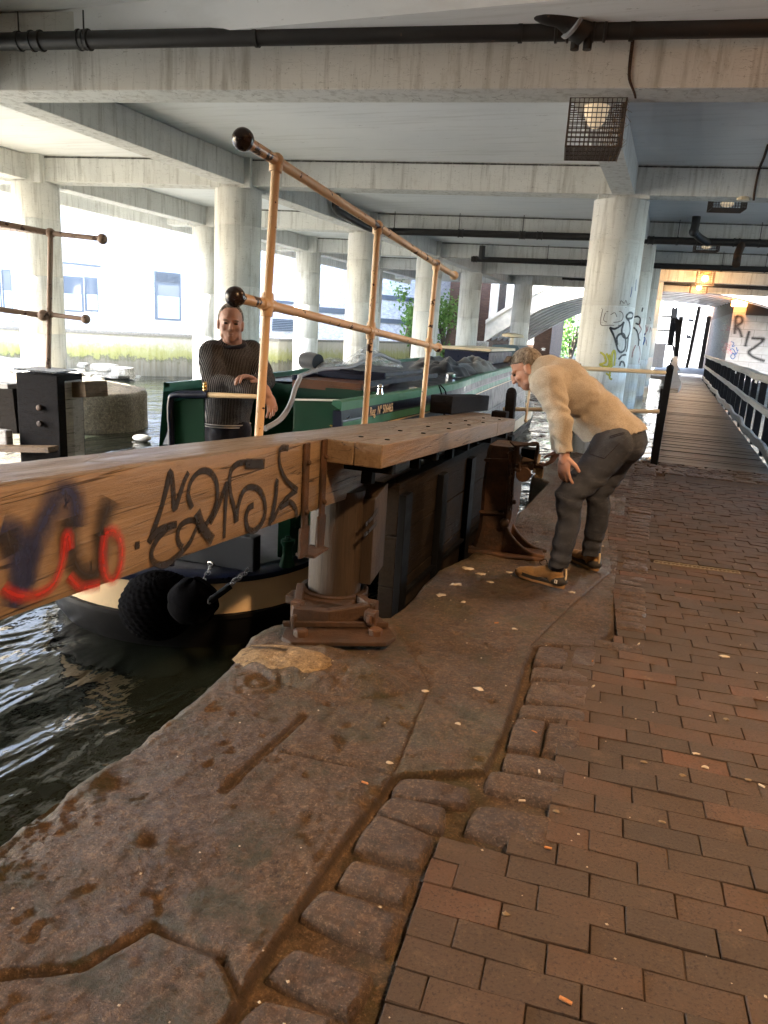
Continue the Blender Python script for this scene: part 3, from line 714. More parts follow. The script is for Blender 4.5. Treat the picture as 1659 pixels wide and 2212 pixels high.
# hairline pencil marks on column B: box of loops
# ---------------------------------------------------------------- drain pipes slung under the deck
def pipe(name,p,q,r,label,hang=(),coup=(),ends=None):
    p,q=V(p),V(q);o=thing(name,(p+q)/2,label,'drain pipe','drain pipes slung under the deck')
    m=MB();m.tube([p.lerp(q,t/8) for t in range(9)],r,18);m.build('pipe',PIPE,o,smooth=50)
    d=(q-p).normalized()
    for t in hang:
        c=p.lerp(q,t);m=MB();m.tube([c+V((0,0,r)),c+V((0,0,SL-c.z+.25))],.009,6);m.lathe([(r+.004,-.02),(r+.012,-.02),(r+.012,.02),(r+.004,.02)],c,d,20);m.build('hanger',PIPE,o,smooth=40)
    for t in coup:
        c=p.lerp(q,t);m=MB();m.lathe([(r,-.07),(r+.018,-.065),(r+.018,-.045),(r+.006,-.04),(r+.006,.04),(r+.018,.045),(r+.018,.065),(r,.07)],c,d,20);m.build('coupling',PIPE,o,smooth=40)
    return o
t1p=tline(1)-NTv*.22;nn=tuple(NTv);
p0=PP(0,90,tuple(t1p),nn);p1=PP(1659,57,tuple(t1p),nn);p0e=p0+(p0-p1).normalized()*3;p1e=p1+(p1-p0).normalized()*3
Lp=(p1e-p0e).length
fx=lambda u,v:(PP(u,v,tuple(t1p),nn)-p0e).length/Lp
z1=crop(0,0,.7535);z2=crop(1250,0,.7535)
big=pipe('drain_pipe',p0e,p1e,.088,'long black drain pipe nearest the viewer, hung along the front beam',[fx(*z1(83,175)),fx(*z1(363,170)),fx(*z1(1110,155)),fx(*z2(590,140)),fx(*z2(1072,120))],[fx(*z1(160,175)),fx(*z1(365,172)),fx(*z2(770,135)),fx(*z2(930,130))])
e=[PP(*z2(620,-60),tuple(t1p-NTv*.2),nn),PP(*z2(690,30),tuple(t1p-NTv*.2),nn),PP(*z2(770,55),tuple(t1p-NTv*.15),nn),PP(*z2(830,110),tuple(t1p-NTv*.05),nn),PP(*z2(870,150),tuple(t1p),nn)]
m=MB();m.tube(smooth(e,5),.125,18);m.build('elbow',PIPE,big,smooth=60)
m=MB();c=PP(*z2(815,105),tuple(t1p-NTv*.1),nn);m.lathe([(.125,-.015),(.135,-.015),(.135,.015),(.125,.015)],c,(e[4]-e[2]).normalized(),20);m.build('joint_clip',GREY,big,smooth=40)
m=MB()
for x,y,l in((885,80,.05),(825,190,.05),(880,185,.06)):
    c=PP(*z2(x,y),tuple(t1p),nn);m.tube([c-V((0,0,l)),c+V((0,0,l))],.042,12)
m.build('access_cap',PIPE,big,smooth=40)
c2_=crop(1000,600,.54249);c3=crop(1750,300,.4521)
t3p=tline(3)-NTv*.25
def on3(k,f,x,y,off=.25): return PP(*f(x,y),tuple(tline(k)-NTv*off),nn)
a,b=on3(3,c2_,515,282),on3(3,c2_,1650,315)
pa=pipe('drain_pipe',a,b+(b-a)*.12,.085,'black pipe crossing left of the big column, upper of the two with long rods',[.005,.32,.62],[.33,.62,.70])
# sloping feeder along the column row
q=[on3(3,c2_,180,60,2.6),on3(3,c2_,170,140,2.5),on3(3,c2_,215,180,2.3),on3(3,c2_,380,265,1.),a]
m=MB();m.tube(smooth(q,5),.085,14);m.build('feeder',PIPE,pa,smooth=60)
a,b=on3(4,c2_,985,448),on3(4,c2_,1650,470)
pb_=pipe('drain_pipe',a,b+(b-a)*.15,.085,'black pipe crossing left of the big column, lower one with a stub end',[.6],[.03,.88]);
m=MB();c=on3(4,c2_,1045,455);m.tube([c,c+V((0,0,.45))],.10,14);m.build('riser',PIPE,pb_,smooth=50)
a,b=on3(6,c2_,1530,560),on3(6,c2_,1660,568);pipe('drain_pipe',a,b+(b-a),.09,'short black pipe end farthest away left of the big column',[],[.2])
a,b=on3(3,c3,770,1065),on3(3,c3,1659,1090);pr=pipe('drain_pipe',a,b+(b-a)*.5,.085,'black pipe right of the big column with a bent inlet',[.18,.62],[.035,.30,.50])
m=MB();q=[on3(3,c3,1152,770,.8),on3(3,c3,1150,860,.8),on3(3,c3,1135,960,.8),on3(3,c3,1125,1005,.8),on3(3,c3,1170,1050,.5),on3(3,c3,1230,1085,.25)];m.tube(q[:4],.095,14);m.tube(smooth(q[3:],4),.085,14);m.ball(q[3],.11,14);m.tube([q[0],q[0]-V((0,0,.12))],.13,14);m.build('inlet_bend',PIPE,pr,smooth=50)
m=MB();q=[on3(3,c3,1470,1095),on3(3,c3,1440,1170,.5),on3(3,c3,1430,1240,.8)];m.tube(q,.09,14);m.build('branch',RUST,pr,smooth=50)
a,b=on3(4,c3,805,1248),on3(4,c3,1659,1278);pipe('drain_pipe',a,b+(b-a)*.5,.085,'black pipe right of the big column just above the nearer lit lamp',[.41,.65],[.7])
cz=crop(2050,900,.2712)
a,b=on3(6,cz,290,70),on3(6,cz,1659,140);pipe('drain_pipe',a,b+(b-a)*.4,.095,'black pipe right of the big column, running between the two lit lamps',[.22,.9],[.6])
# cable down the beam
cb_=thing('electric_cable',(0.2,8.1,4.3),'dusty cables running down the concrete beam beside the mesh cage','cable')
m=MB()
f0=tline(1)-NTv*.012
def ont1(x,y,off=.012): return PP(*z2(x,y),tuple(tline(1)-NTv*off),nn)
for j in range(3):
    m.tube(smooth([ont1(1083+4*j,-20),ont1(1080+3*j,80),ont1(1070+5*j,170),ont1(1058+5*j,270),ont1(1056+4*j,340),ont1(1078+3*j,400),ont1(1085+2*j,425)],4),.006,6)
m.tube(smooth([ont1(1090,60),ont1(1110,20),ont1(1180,0),ont1(1400,-8),ont1(1659,-15)],4),.007,6)
m.build('cable_bundle',RUST,cb_,smooth=60)
cb2=thing('electric_cable',on3(2,c3,1600,600,.012),'dusty cable crossing the second beam at the right edge','cable')
m=MB();m.tube(smooth([on3(2,c3,1600,540,.01),on3(2,c3,1590,580,.01),on3(2,c3,1565,700,.01),on3(2,c3,1555,780,.01)],4),.02,6);m.build('cable_bundle',RUST,cb2,smooth=60)
m=MB();m.tube(smooth([PZ(*c3(1659,380),SL-.01),PZ(*c3(1630,470),SL-.01),PZ(*c3(1600,540),SL-.01)],4),.02,6);m.build('cable_run',RUST,cb2,smooth=60)
# ---------------------------------------------------------------- lamps in mesh cages
def wire_panel(m,o,a,b,na,nb,r):
    o,a,b=V(o),V(a),V(b)
    for i in range(na+1):
        p=o+a*(i/na);m.beam(p,p+b,r,r,up=a.cross(b))
    for j in range(nb+1):
        p=o+b*(j/nb);m.beam(p,p+a,r,r,up=a.cross(b))
def cage(c,sx,sy,sz,label,lit,wr=.008,n=.045,energy=0):
    c=V(c);o=thing('caged_lamp',c,label,'lamp','lamps in wire cages under the deck')
    X,Y,Z=T*sx,NTv*sy,V((0,0,sz));b=c-X/2-Y/2-Z/2
    m=MB();nx,ny,nz=max(3,int(sx/n)),max(3,int(sy/n)),max(2,int(sz/n))
    wire_panel(m,b,X,Z,nx,nz,wr);wire_panel(m,b+Y,X,Z,nx,nz,wr);wire_panel(m,b,Y,Z,ny,nz,wr);wire_panel(m,b+X,Y,Z,ny,nz,wr);wire_panel(m,b,X,Y,nx,ny,wr)
    for p in(b,b+X,b+Y,b+X+Y): m.beam(p,p+Z,.016,.016,up=T)
    for p,q in((b,b+X),(b+Y,b+X+Y),(b,b+Y),(b+X,b+X+Y)): m.beam(p,p+(q-p),.016,.016)
    m.build('wire_cage',WIRE,o)
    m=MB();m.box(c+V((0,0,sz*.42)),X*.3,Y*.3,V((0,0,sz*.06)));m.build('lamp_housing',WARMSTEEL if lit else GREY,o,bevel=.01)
    m=MB();m.ball(c+V((0,0,0)),1,16,(T*min(.13,sx*.3),NTv*min(.13,sy*.3),V((0,0,sz*.24))));m.build('lamp_globe',LITL if lit else LAMPOFF,o,smooth=True)
    if energy:
        l=bpy.data.lights.new('lamp_light','SPOT');l.energy=energy;l.spot_size=R_(138);l.spot_blend=.6;l.color=(1,.60,.30);l.shadow_soft_size=.12
        q=bpy.data.objects.new('lamp_light',l);COL.objects.link(q);q.parent=o;q.location=(0,0,-sz*.62)
    return o
K1=PZ(*c3(600,395),3.44);K0=PZ(*c3(200,392),3.44);sx=(K1-K0).length
cg=cage((K0+K1)/2+NTv*.30+V((0,0,.46)),sx,.62,.92,'big wire mesh cage with a pale globe lamp hanging beside the near concrete beam',False)
m=MB();random.seed(3)
K0c=wloc(cg)
for i in range(160):
    p=K0c+T*random.uniform(.15,.3)+NTv*random.uniform(-.3,.3)+V((0,0,random.uniform(-.45,.4)));d=V((random.uniform(-1,1),random.uniform(-1,1),random.uniform(-1.5,1))).normalized()*random.uniform(.04,.12);m.beam(p,p+d,.003,.003)
m.build('straw',simple('dry_straw',(.30,.19,.08)),cg)
def small_cage(x,y,f,k,lab,lit,e=0,sz=.26,s=.55):
    c=on3(k,f,x,y,.6);c.z=SL-.15 if not lit else c.z;return cage(c,s,.5,sz,lab,lit,.007,.06,e)
cA=PZ(*c3(1365,805),SL-.12);cage(cA,.62,.5,.24,'flat wire cage under the slab right of the big column, beside a round detector',False,.007,.05)
cB=PZ(*c3(1215,1115),SL-.12);cage(cB,.62,.5,.24,'flat wire cage under the slab behind the bent pipe inlet',False,.007,.06)
cC=on3(5,cz,905,25,.35);cage(cC,.62,.3,.52,'brightly lit orange lamp in a square cage, higher of the two glowing ones',True,.010,.07)
cD=on3(6,cz,830,135,.35);cage(cD,.72,.3,.48,'glowing orange lamp in a square cage just below the nearer lit one',True,.010,.07)
m=MB();d_=PZ(*c3(1480,772),H-.02);m.lathe([(.10,0),(.10,.05),(.07,.06)],d_-V((0,0,.02)),n=16);tag(m.build('smoke_detector',CREAM2,smooth=40),'small round cream detector disc under the second beam','detector')
# ================================================================= far side: iron bridge, walls, gate, footbridge, building
# iron arch bridge beyond the viaduct
YB=43.
ib=thing('arched_iron_bridge',PY(1250,700,YB),'pale iron arch bridge with dark open spandrels and ribbed soffit behind the columns','bridge')
AP=[PY(u,v,YB) for u,v in((1048,738),(1100,706),(1180,664),(1250,643),(1330,629),(1420,622),(1520,630),(1600,645),(1680,668),(1760,700))]
def arch_off(dz): return [p+V((0,0,dz)) for p in AP]
def archband(name,y0,y1,dz0,dz1,mat):
    m=MB();lo=smooth(arch_off(dz0),5);hi=smooth(arch_off(dz1),5);n=len(lo);vs=[]
    for a,b in zip(lo,hi):
        for y in(y0,y1): vs+= [V((a.x,y,a.z)),V((b.x,y,b.z))]
    fs=[]
    for i in range(n-1):
        a,b=4*i,4*i+4;fs+=[(a,b,b+1,a+1),(a+2,a+3,b+3,b+2),(a,a+2,b+2,b),(a+1,b+1,b+3,a+3)]
    fs+=[(0,1,3,2),(4*n-4,4*n-2,4*n-1,4*n-3)];m.add(vs,fs);return m.build(name,mat,ib,smooth=30)
archband('arch_face',YB-.25,YB+.1,.0,1.15,IRONW);archband('arch_moulding',YB-.34,YB-.253,1.0,1.2,IRONW);archband('lower_moulding',YB-.31,YB-.253,-.03,.12,IRONW)
for i in range(8): archband('soffit_rib',YB+.9+i*1.6,YB+1.4+i*1.6,-.02,.30,IRONR)
archband('soffit_plate',YB+.104,YB+13.5,.75,.82,IRONK)
m=MB();m.box((-1,YB-.1,8.3),(28,.5,1.6));m.build('deck_girder',IRONW,ib)
ap=smooth(AP,10)
m=MB()
for u in(1068,1102,1137,1168,1212,1250,1290,1330):
    x=PY(u,650,YB).x;z=min(ap,key=lambda p:abs(p.x-x)).z;m.box((x,YB-.08,(z+1.1+7.6)/2),(.42,.3,7.6-z-1.0))
m.build('spandrel_post',IRONW,ib)
m=MB()
for i in range(7):
    m.beam((-11+i*1.5,YB+1.5,2.5+i*.3),(-11+i*1.5+2.2,YB+2.,7.5),.14,.14)
m.build('bracing',IRONR,ib)
m=MB();m.box((-2,YB+7,7.9),(26,12,.4));m.build('deck_plate',IRONK,ib)
# stone springer left of the bridge
sp=thing('bridge_abutment',(-13,YB,0),'brick and stone abutment at the left foot of the iron bridge','abutment')
m=MB();x0=PY(1052,738,YB).x;m.box((x0-.9,YB+5.8,3.2),(1.9,12,9.));m.build('brickwork',BRICKD,sp);m=MB();m.box((x0-.6,YB-.35,.1),(1.5,.5,1.9));m.build('springer_stone',ROCK,sp,bevel=.05)
ab=thing('tunnel_abutment',(PY(1232,720,60).x,60,0),'dark brick pier with ivy-lit edge seen under the iron arch','abutment')
m=MB();xa=PY(1160,720,58).x;xb=PY(1196,720,58).x;m.box(((xa+xb)/2,60,1.5),(xb-xa,6,5.5));m.build('brickwork',BRICKD,ab)
# wall with RIZ
rz=thing('graffiti_wall',(6,46,0),'whitewashed block wall with big RIZ letters in black spray','wall')
YR=45.;x0=PY(1576,720,YR).x;m=MB();m.box((x0+6,YR+.3,1.4),(12,.6,6.4));m.build('blockwork',BRICKW,rz)
m=MB();xx=PY(1612,670,YR).x;m.box((xx+6,YR-.05,PY(1612,668,YR).z),(12,.5,.6));m.build('top_recess',IRONK,rz)
cz=crop(2050,900,.2712)
def onr(x,y): return PP(*cz(x,y),(0,YR,0),(0,1,0))
m=MB()
for l,w in(([(1275,470),(1268,580),(1258,690)],.25),([(1278,475),(1340,490),(1345,550),(1285,595),(1320,650),(1345,730)],.25),([(1435,655),(1410,740),(1385,840)],.25),([(1460,740),(1540,745),(1610,755),(1500,850),(1425,905),(1480,965),(1620,1015)],.25)):
    m.ribbon([onr(x,y) for x,y in l],w,(0,-1,0),.006)
m.build('graffiti_letters',SPD,rz)
m=MB()
for l in([(1215,780),(1250,800),(1230,840),(1265,830)],[(1200,880),(1240,870),(1270,930),(1215,910),(1205,880)],[(1240,920),(1265,960),(1235,990),(1210,960),(1240,920)],[(1280,850),(1290,890),(1305,880)],[(1295,900),(1270,940)]): m.ribbon([onr(x,y) for x,y in l],.05,(0,-1,0),.006)
m.build('blue_tag',SPB,rz)
# side wall with red graffiti, running back under the arch
sw=thing('abutment_wall',(5,52,0),'grimy painted brick wall with red tags, brown above, receding under the arch','wall')
xw0=PY(1576,720,45).x;xw1=PY(1524,720,62).x
def onw(x,y):
    a=V((xw0,45,0));b=V((xw1,62,0));d=(b-a).normalized();n=V((-d.y,d.x,0));return PP(*cz(x,y),tuple(a+n*.0),tuple(n))
a=V((xw0,45.,0));b=V((xw1,62.,0));d=(b-a).normalized();n=V((-d.y,d.x,0))
zt=onw(1100,485).z
m=MB();m.prism([a+V((0,0,-1)),b+V((0,0,-1)),b+V((0,0,zt)),a+V((0,0,zt))],-n*.5);m.build('painted_brick',BRICKR,sw)
m=MB();m.prism([a+V((0,0,zt+.004)),b+V((0,0,zt+.004)),b+V((0,0,5)),a+V((0,0,5))],-n*.47);m.build('bare_brick',BRICKD,sw)
m=MB();random.seed(5)
for i in range(16):
    x,y=random.uniform(1110,1215),random.uniform(560,900);m.ribbon([onw(x+random.uniform(-35,35),y+random.uniform(-45,45)) for _ in range(5)],.05,n,.006+.001*i)
m.build('red_tags',SPR,sw)
m=MB()
for l in([(1120,570),(1150,560),(1160,590),(1125,600),(1150,630)],[(1165,560),(1190,545),(1180,580)],[(1010,560),(1040,600),(1030,640)],[(1050,800),(1060,850),(1080,810),(1095,860)],[(1110,810),(1120,850)]): m.ribbon([onw(x,y) for x,y in l],.06,n,.03)
m.build('black_tags',SPK,sw)
# brick pillar beyond
pl=thing('brick_pillar',(PY(1510,700,63).x,63,0),'pale lit brick pillar at the far mouth of the passage','pillar')
xa,xb=PY(1500,720,63).x,PY(1519,720,63).x;m=MB();m.box(((xa+xb)/2,63.5,2.2),(xb-xa,1.,6.5));m.build('brickwork',m_brick('pale_pillar_brick',(.14,.14,.155),(.08,.08,.095),(.20,.20,.21),1.,'XZ'),pl)
# far path beyond the footbridge
m=MB();m.box((2.0,70,-.13),(6.2,60,.2));m.build('path',BRIGHTP,kind='structure')
# far building seen through the gap, door with graffiti
fb_=thing('far_house',(2,96,0),'bleached pale house front glimpsed beyond the passage gate','house')
m=MB();m.box((1.5,97,5),(16,1,14));m.build('wall',WHITEP,fb_)
m=MB();p=PY(*cz(655,385),96.4);m.box(p,(1.6,.1,2.6));m.build('window',GLASS,fb_)
gd=thing('graffiti_door',PY(1490,731,70),'dark hoarding panel covered in white graffiti beyond the gate','hoarding')
A_,B_=PY(*cz(675,745),70),PY(*cz(770,515),70);m=MB();m.box(((A_.x+B_.x)/2,70,(A_.z+B_.z)/2),(abs(B_.x-A_.x),.15,abs(B_.z-A_.z)));m.build('panel',BLACK,gd)
m=MB()
for l in([(700,560),(720,550),(725,600),(705,610)],[(735,550),(755,570),(740,600),(760,610)],[(695,630),(715,640),(700,670),(730,680)],[(735,620),(750,640),(755,680)],[(700,700),(730,690),(750,720)]): m.ribbon([PY(*cz(x,y),69.9) for x,y in l],.16,(0,-1,0),.01)
m.build('white_lettering',WHITEP,gd)
# railing fence with gate leaf and spikes
fn=thing('railing_fence',PY(1425,742,50),'thin dark vertical bar fence left of the solid gate, bright beyond','fence')
m=MB();A_,B_=PY(*cz(262,805),50),PY(*cz(480,800),50);zt=PY(*cz(350,462),50).z
for i in range(17):
    x=A_.x+(B_.x-A_.x)*i/16;m.box((x,50,(A_.z+zt)/2),(.05,.05,zt-A_.z))
for z in(A_.z,zt-.05,zt-.9): m.box(((A_.x+B_.x)/2,50,z),(B_.x-A_.x,.05,.08))
m.build('bars',GREY,fn)
for i,(x0,x1) in enumerate(((265,295),(348,375))):
    A_=PY(*cz((x0+x1)/2,1045),42.3);zt=PY(*cz(x1,805),42.3).z;m=MB();m.box((A_.x,42.3,(A_.z+zt)/2-.1),(.34,.34,zt-A_.z+.2));tag(m.build('stone_bollard',GREY,bevel=.03),('leftmost','rightmost')[i]+' of two grey posts standing left of the dark gate','bollard','grey posts by the far gate')
sg=thing('security_gate',PY(1460,784,41),'tall dark solid gate leaf with spiked top standing open across the path','gate')
def gy(x,y,Y=41.): return PY(*cz(x,y),Y)
for nm,out,Y in(('gate_leaf',[(535,1035),(575,1035),(640,510),(620,500),(590,520),(560,480),(545,540)],41.),('side_panel',[(455,830),(520,830),(575,400),(570,360),(545,385),(515,350),(500,400),(485,560)],41.6)):
    m=MB();m.prism([gy(x,y,Y) for x,y in out],V((0,.12,0)));m.build(nm,BLACK,sg)
m=MB();m.tube([gy(590,505),gy(640,505)],.09,8);m.tube([gy(520,830,41.6),gy(560,1040)],.06,8);m.build('spike_roll',IRONK,sg)
m=MB();p=PY(1503,700,58);q=PY(1490,750,58);m.beam((p.x-.15,58,-.1),(p.x+.05,58,4.2),.22,.3,up=(0,1,0));p=PY(1525,720,58);m.beam((p.x,58.5,-.1),(p.x+.05,58.5,3.6),.30,.3,up=(0,1,0));tag(m.build('gate_post_and_gap',IRONK),'dark upright gate post in front of the pale brick pillar, and a black bar for the dark gap beside it','post')  # second beam: shade of the gap beside the pillar, built as a black bar
# ---------------------------------------------------------------- footbridge
fbz=thing('timber_footbridge',(.68,10.3,0),'long timber boardwalk footbridge with a slatted black-posted rail on its right','footbridge')
m=MB();y=10.28;random.seed(11)
while y<40:
    w=random.uniform(.135,.16);m.cur=random.random();z=random.uniform(-.006,.004)
    m.box((.68,y+w/2,-.03+z),(1.36,w-.008,.05));y+=w
m.build('deck_boards',PLANK,fbz)
m=MB();m.box((.1,25,-.16),(.16,29.4,.2));m.box((1.26,25,-.16),(.16,29.4,.2));m.build('deck_bearer',BLKWOOD,fbz)
def wavy(x,z,w,h,y0,y1,amp,seed,name,mat):
    m=MB();n=90
    def c(t): y=y0+(y1-y0)*t;return V((x+amp*noise.noise(V((seed,y*.45,0)))*1.2,y,z+amp*noise.noise(V((seed+5,y*.6,2)))))
    vs=[]
    for i in range(n+1):
        p=c(i/n)
        for a,b in((-1,-1),(1,-1),(1,1),(-1,1)): vs.append(p+V((a*w/2,0,b*h/2)))
    fs=[(4*i+k,4*i+(k+1)%4,4*i+4+(k+1)%4,4*i+4+k) for i in range(n) for k in range(4)]+[(3,2,1,0),(4*n,4*n+1,4*n+2,4*n+3)]
    m.add(vs,fs);return m.build(name,mat,fbz,smooth=35,bevel=.006)
wavy(1.40,1.07,.13,.11,9.2,39,.03,1,'top_rail',GREYWOOD);wavy(1.37,.62,.05,.10,9.2,39,.03,2,'middle_rail',GREYWOOD);wavy(1.36,.13,.05,.12,9.6,39,.06,3,'kick_rail',GREYWOOD)
y=9.6
while y<39:
    m=MB();m.box((1.46,y,.49),(.10,.12,1.1));m.build('rail_post',BLKWOOD,fbz);y+=1.45
wavy(.05,.93,.18,.06,10.35,39,.05,7,'left_handrail',GREYWOOD);wavy(-.03,.45,.05,.10,10.3,39,.04,8,'left_middle_rail',GREYWOOD)
for i in range(8):
    y=10.6+i*4;m=MB();m.box((-.06,y,.4),(.09,.12,1.05));m.build('left_post',BLKWOOD,fbz)
m=MB();m.box((1.33,13.9+0,1.02),(.004,.35,.115));m.box((1.33,18.5,1.02),(.004,.35,.115));m.build('white_sticker',WHITEP,fbz)
# cream barrier rail at the end of the quay
br=thing('barrier_railing',PZ(1425,1003),'two cream tubular rails between black iron posts at the canal end of the quay','railing')
pe=PZ(1418,1002);ye=pe.y-.02
L1,L2=PY(1250,795,ye+.1),PY(1440,805,ye);M1,M2=PY(1133,887,ye+.1),PY(1425,889,ye)
dd=(L2-L1).normalized()
m=MB();m.tube([L1,L2],.027,12);m.tube([M1-dd*.3,M2],.027,12);m.build('rail',CREAM2,br,smooth=40)
m=MB();top=PY(1447,800,ye);bot=PZ(1412,1003);ax=(top-bot).normalized()
m.beam(V((bot.x,ye,-.05)),V((top.x,ye,top.z+.03)),.085,.05,up=(0,1,0));m.ball((top.x,ye,top.z+.03),.045,12);m.build('iron_post',BLACK,br,bevel=.008)
m=MB();m.lathe([(.05,-.02),(.06,-.02),(.06,.02),(.05,.02)],L1,dd,14);m.beam(L1,V((L1.x,L1.y+.05,-.6)),.06,.06,up=(0,1,0));m.build('far_post',BLACK,br)
# ================================================================= far bank on the left
c4=crop(0,650,.42194)
c6_=crop(0,1150,.27125)
W0=PZ(600,816,WZ);W1=PZ(*c4(1050,1360),WZ);W2=PZ(880,800,WZ)
def wline(a,b,t): return a+(b-a)*t
cw=thing('canal_wall',W0,'mossy concrete retaining wall with a corner along the far side of the canal','wall')
zt=PP(*c4(1400,1060),tuple(W0),tuple((W1-W0).cross(V((0,0,1))))).z
def panel(a,b,z0,z1,th,name,mat,par):
    d=(b-a).normalized();n=V((-d.y,d.x,0));m=MB();m.prism([V((a.x,a.y,z0)),V((b.x,b.y,z0)),V((b.x,b.y,z1)),V((a.x,a.y,z1))],n*th);return m.build(name,mat,par)
Wl=W1+(W1-W0)*1.6;Wr=W0+(W2-W0)*5
print('WALL',W0,W1,W2,zt)
panel(Wl,W0,-2,zt,.5,'wall_panel',CWALL,cw);panel(W0,Wr,-2,zt,.5,'wall_panel',CWALL,cw)
cp=simple('wall_coping',(.25,.24,.22),.8,.3)
for a,b in((Wl,W0),(W0,Wr)):
    d=(b-a).normalized();n=V((-d.y,d.x,0));panel(a-n*.06,b-n*.06,zt+.003,zt+.10,.62,'coping',cp,cw)
# ground behind
m=MB();m.add([Wl+V((0,0,zt-.04-WZ)),W0+V((0,0,zt-.04-WZ)),Wr+V((0,0,zt-.04-WZ)),V((Wr.x,130,zt-.04)),V((-120,130,zt-.04)),V((-120,Wl.y,zt-.04))],[(0,1,2,3,4,5)]);m.build('far_bank',GRAVEL,kind='structure')
# building facade receding to the right
bd=V((.455,.89,0)).normalized();bn=V((.89,-.455,0)).normalized()
bp=PY(360,640,29.5);bp.z=0
bl=thing('brick_building',bp,'bleached pale brick building with grey framed windows across the canal','building')
def onb(x,y,off=0.): return PP(*c4(x,y),tuple(bp+bn*off),tuple(bn))
a=bp-bd*24;b=bp+bd*23
m=MB();m.prism([V((a.x,a.y,-.2)),V((b.x,b.y,-.2)),V((b.x,b.y,13)),V((a.x,a.y,13))],-bn*8);m.build('wall',BRICKG,bl)
for n_ in ('brick_building',): pass
def rect(x0,y0,x1,y1,off):
    q=onb(x0,y0,off),onb(x1,y0,off),onb(x1,y1,off),onb(x0,y1,off);s0=min(q[0].xy.dot(bd.xy),q[3].xy.dot(bd.xy));s1=(q[1].xy.dot(bd.xy)+q[2].xy.dot(bd.xy))/2;zt=(q[0].z+q[1].z)/2;zb=(q[2].z+q[3].z)/2
    base=bp+bn*off;k=bp.xy.dot(bd.xy);return base,s0-k,s1-k,zb,zt
def slab(name,mat,par,r,th):
    base,s0,s1,z0,z1=r;m=MB();m.prism([V((base.x,base.y,z0))+bd*s0,V((base.x,base.y,z0))+bd*s1,V((base.x,base.y,z1))+bd*s1,V((base.x,base.y,z1))+bd*s0],bn*th);return m.build(name,mat,par)
def window(x0,y0,x1,y1,louvre=0):
    r=rect(x0,y0,x1,y1,.003);f=slab('window',FRAME,bl,r,.06)
    base,s0,s1,z0,z1=r;w=s1-s0;h=z1-z0;lz=z0+h*(1-louvre)
    base=base+bn*.062
    slab('pane',GLASS,f,(base,s0+w*.10,s1-w*.08,z0+h*.5,lz-h*.05),.01);slab('frosted_pane',FROST,f,(base,s0+w*.10,s1-w*.08,z0+h*.04,z0+h*.497),.012)
    if louvre:
        m=MB()
        for i in range(7):
            z=lz+h*louvre*(.12+.12*i);m.prism([V((base.x,base.y,z))+bd*(s0+w*.06),V((base.x,base.y,z))+bd*(s1-w*.06),V((base.x,base.y,z+.03))+bd*(s1-w*.06),V((base.x,base.y,z+.03))+bd*(s0+w*.06)],bn*.05)
        m.build('louvre',FRAME,f)
window(1195,560,1392,930,.22);window(425,590,640,860);window(660,600,752,860);window(30,540,88,860);window(-120,540,5,860)
c2_=crop(1000,600,.54249)
for (x0,y0,x1,y1) in ((380,865,770,930),):
    pass
s_=lambda x,y:((x/.6636)/.42194-0,0)
def d2c4(u,v): return (u/.6636)/.42194,((v/.6636)-650)/.42194
for (u0,v0,u1,v1,nm) in ((588,690,676,716,'dark_louvre'),(588,652,690,658,'dark_band'),(660,664,745,676,'dark_band'),(820,640,900,650,'dark_band'),(820,690,900,700,'dark_band'),(125,569,217,573,'dark_band')):
    a_=d2c4(u0,v0);b_=d2c4(u1,v1)
    if nm=='dark_louvre':
        base,s0,s1,z0,z1=rect(*a_,*b_,.003);m=MB()
        for i in range(7):
            z=z0+(z1-z0)*i/7;m.prism([V((base.x,base.y,z))+bd*s0,V((base.x,base.y,z))+bd*s1,V((base.x,base.y,z+.07))+bd*s1,V((base.x,base.y,z+.07))+bd*s0],bn*.08)
        m.build('louvre',FRAME,bl)
    else: slab('dark_band',FRAME,bl,rect(*a_,*b_,.003),.05)
# rubble shore
random.seed(9)
m=MB()
def shore(u,v):
    x=-34+18.5*u;y=8+15*v
    e=(-17.1-x)/2.2;z=-.95+.5*min(1.6,max(-.3,e+.6))+.16*fb((x*.6,y*.6,2),5)
    return V((x,y,z))
m.grid(shore,90,90);m.build('shore_ground',GRAVEL,smooth=True,kind='structure')
def rock(p,s,label,fl=.5):
    m=MB();k=random.random()*99
    n=14;vs=[]
    b=MB();b.ball((0,0,0),1,n)
    for q in b.v:
        q=V(q);r=1+.35*noise.noise(q*1.3+V((k,0,0)))+.15*noise.noise(q*3.1+V((k,5,0)));q=q*r
        for ax in range(3): q[ax]=max(-.72,min(.72,q[ax]))
        vs.append(V(p)+V((q.x*s*1.4,q.y*s,q.z*s*fl)))
    m.add(vs,b.f);o=m.build('boulder',ROCK,smooth=30);tag(o,label,'rock','boulders on the far shore')
rock(PZ(*c6_(1480,240),-.45)+V((-.3,0,.0)),.55,'biggest pale boulder at the right tip of the rubble shore',.5)
rock(PZ(*c6_(1260,170),-.3),.42,'flat dark sided boulder just left of the biggest one',.4)
for i,(x,y,s) in enumerate([(1010,145,.3),(905,255,.28),(820,110,.26),(1150,330,.25),(780,280,.22),(1090,95,.25),(960,220,.2),(60,240,.3),(690,200,.2),(880,300,.2),(1060,260,.22),(1180,300,.2)]):
    rock(PZ(*c6_(x,y),-.3),s*.7,'small pale rubble stone lying on the far shore',.6)
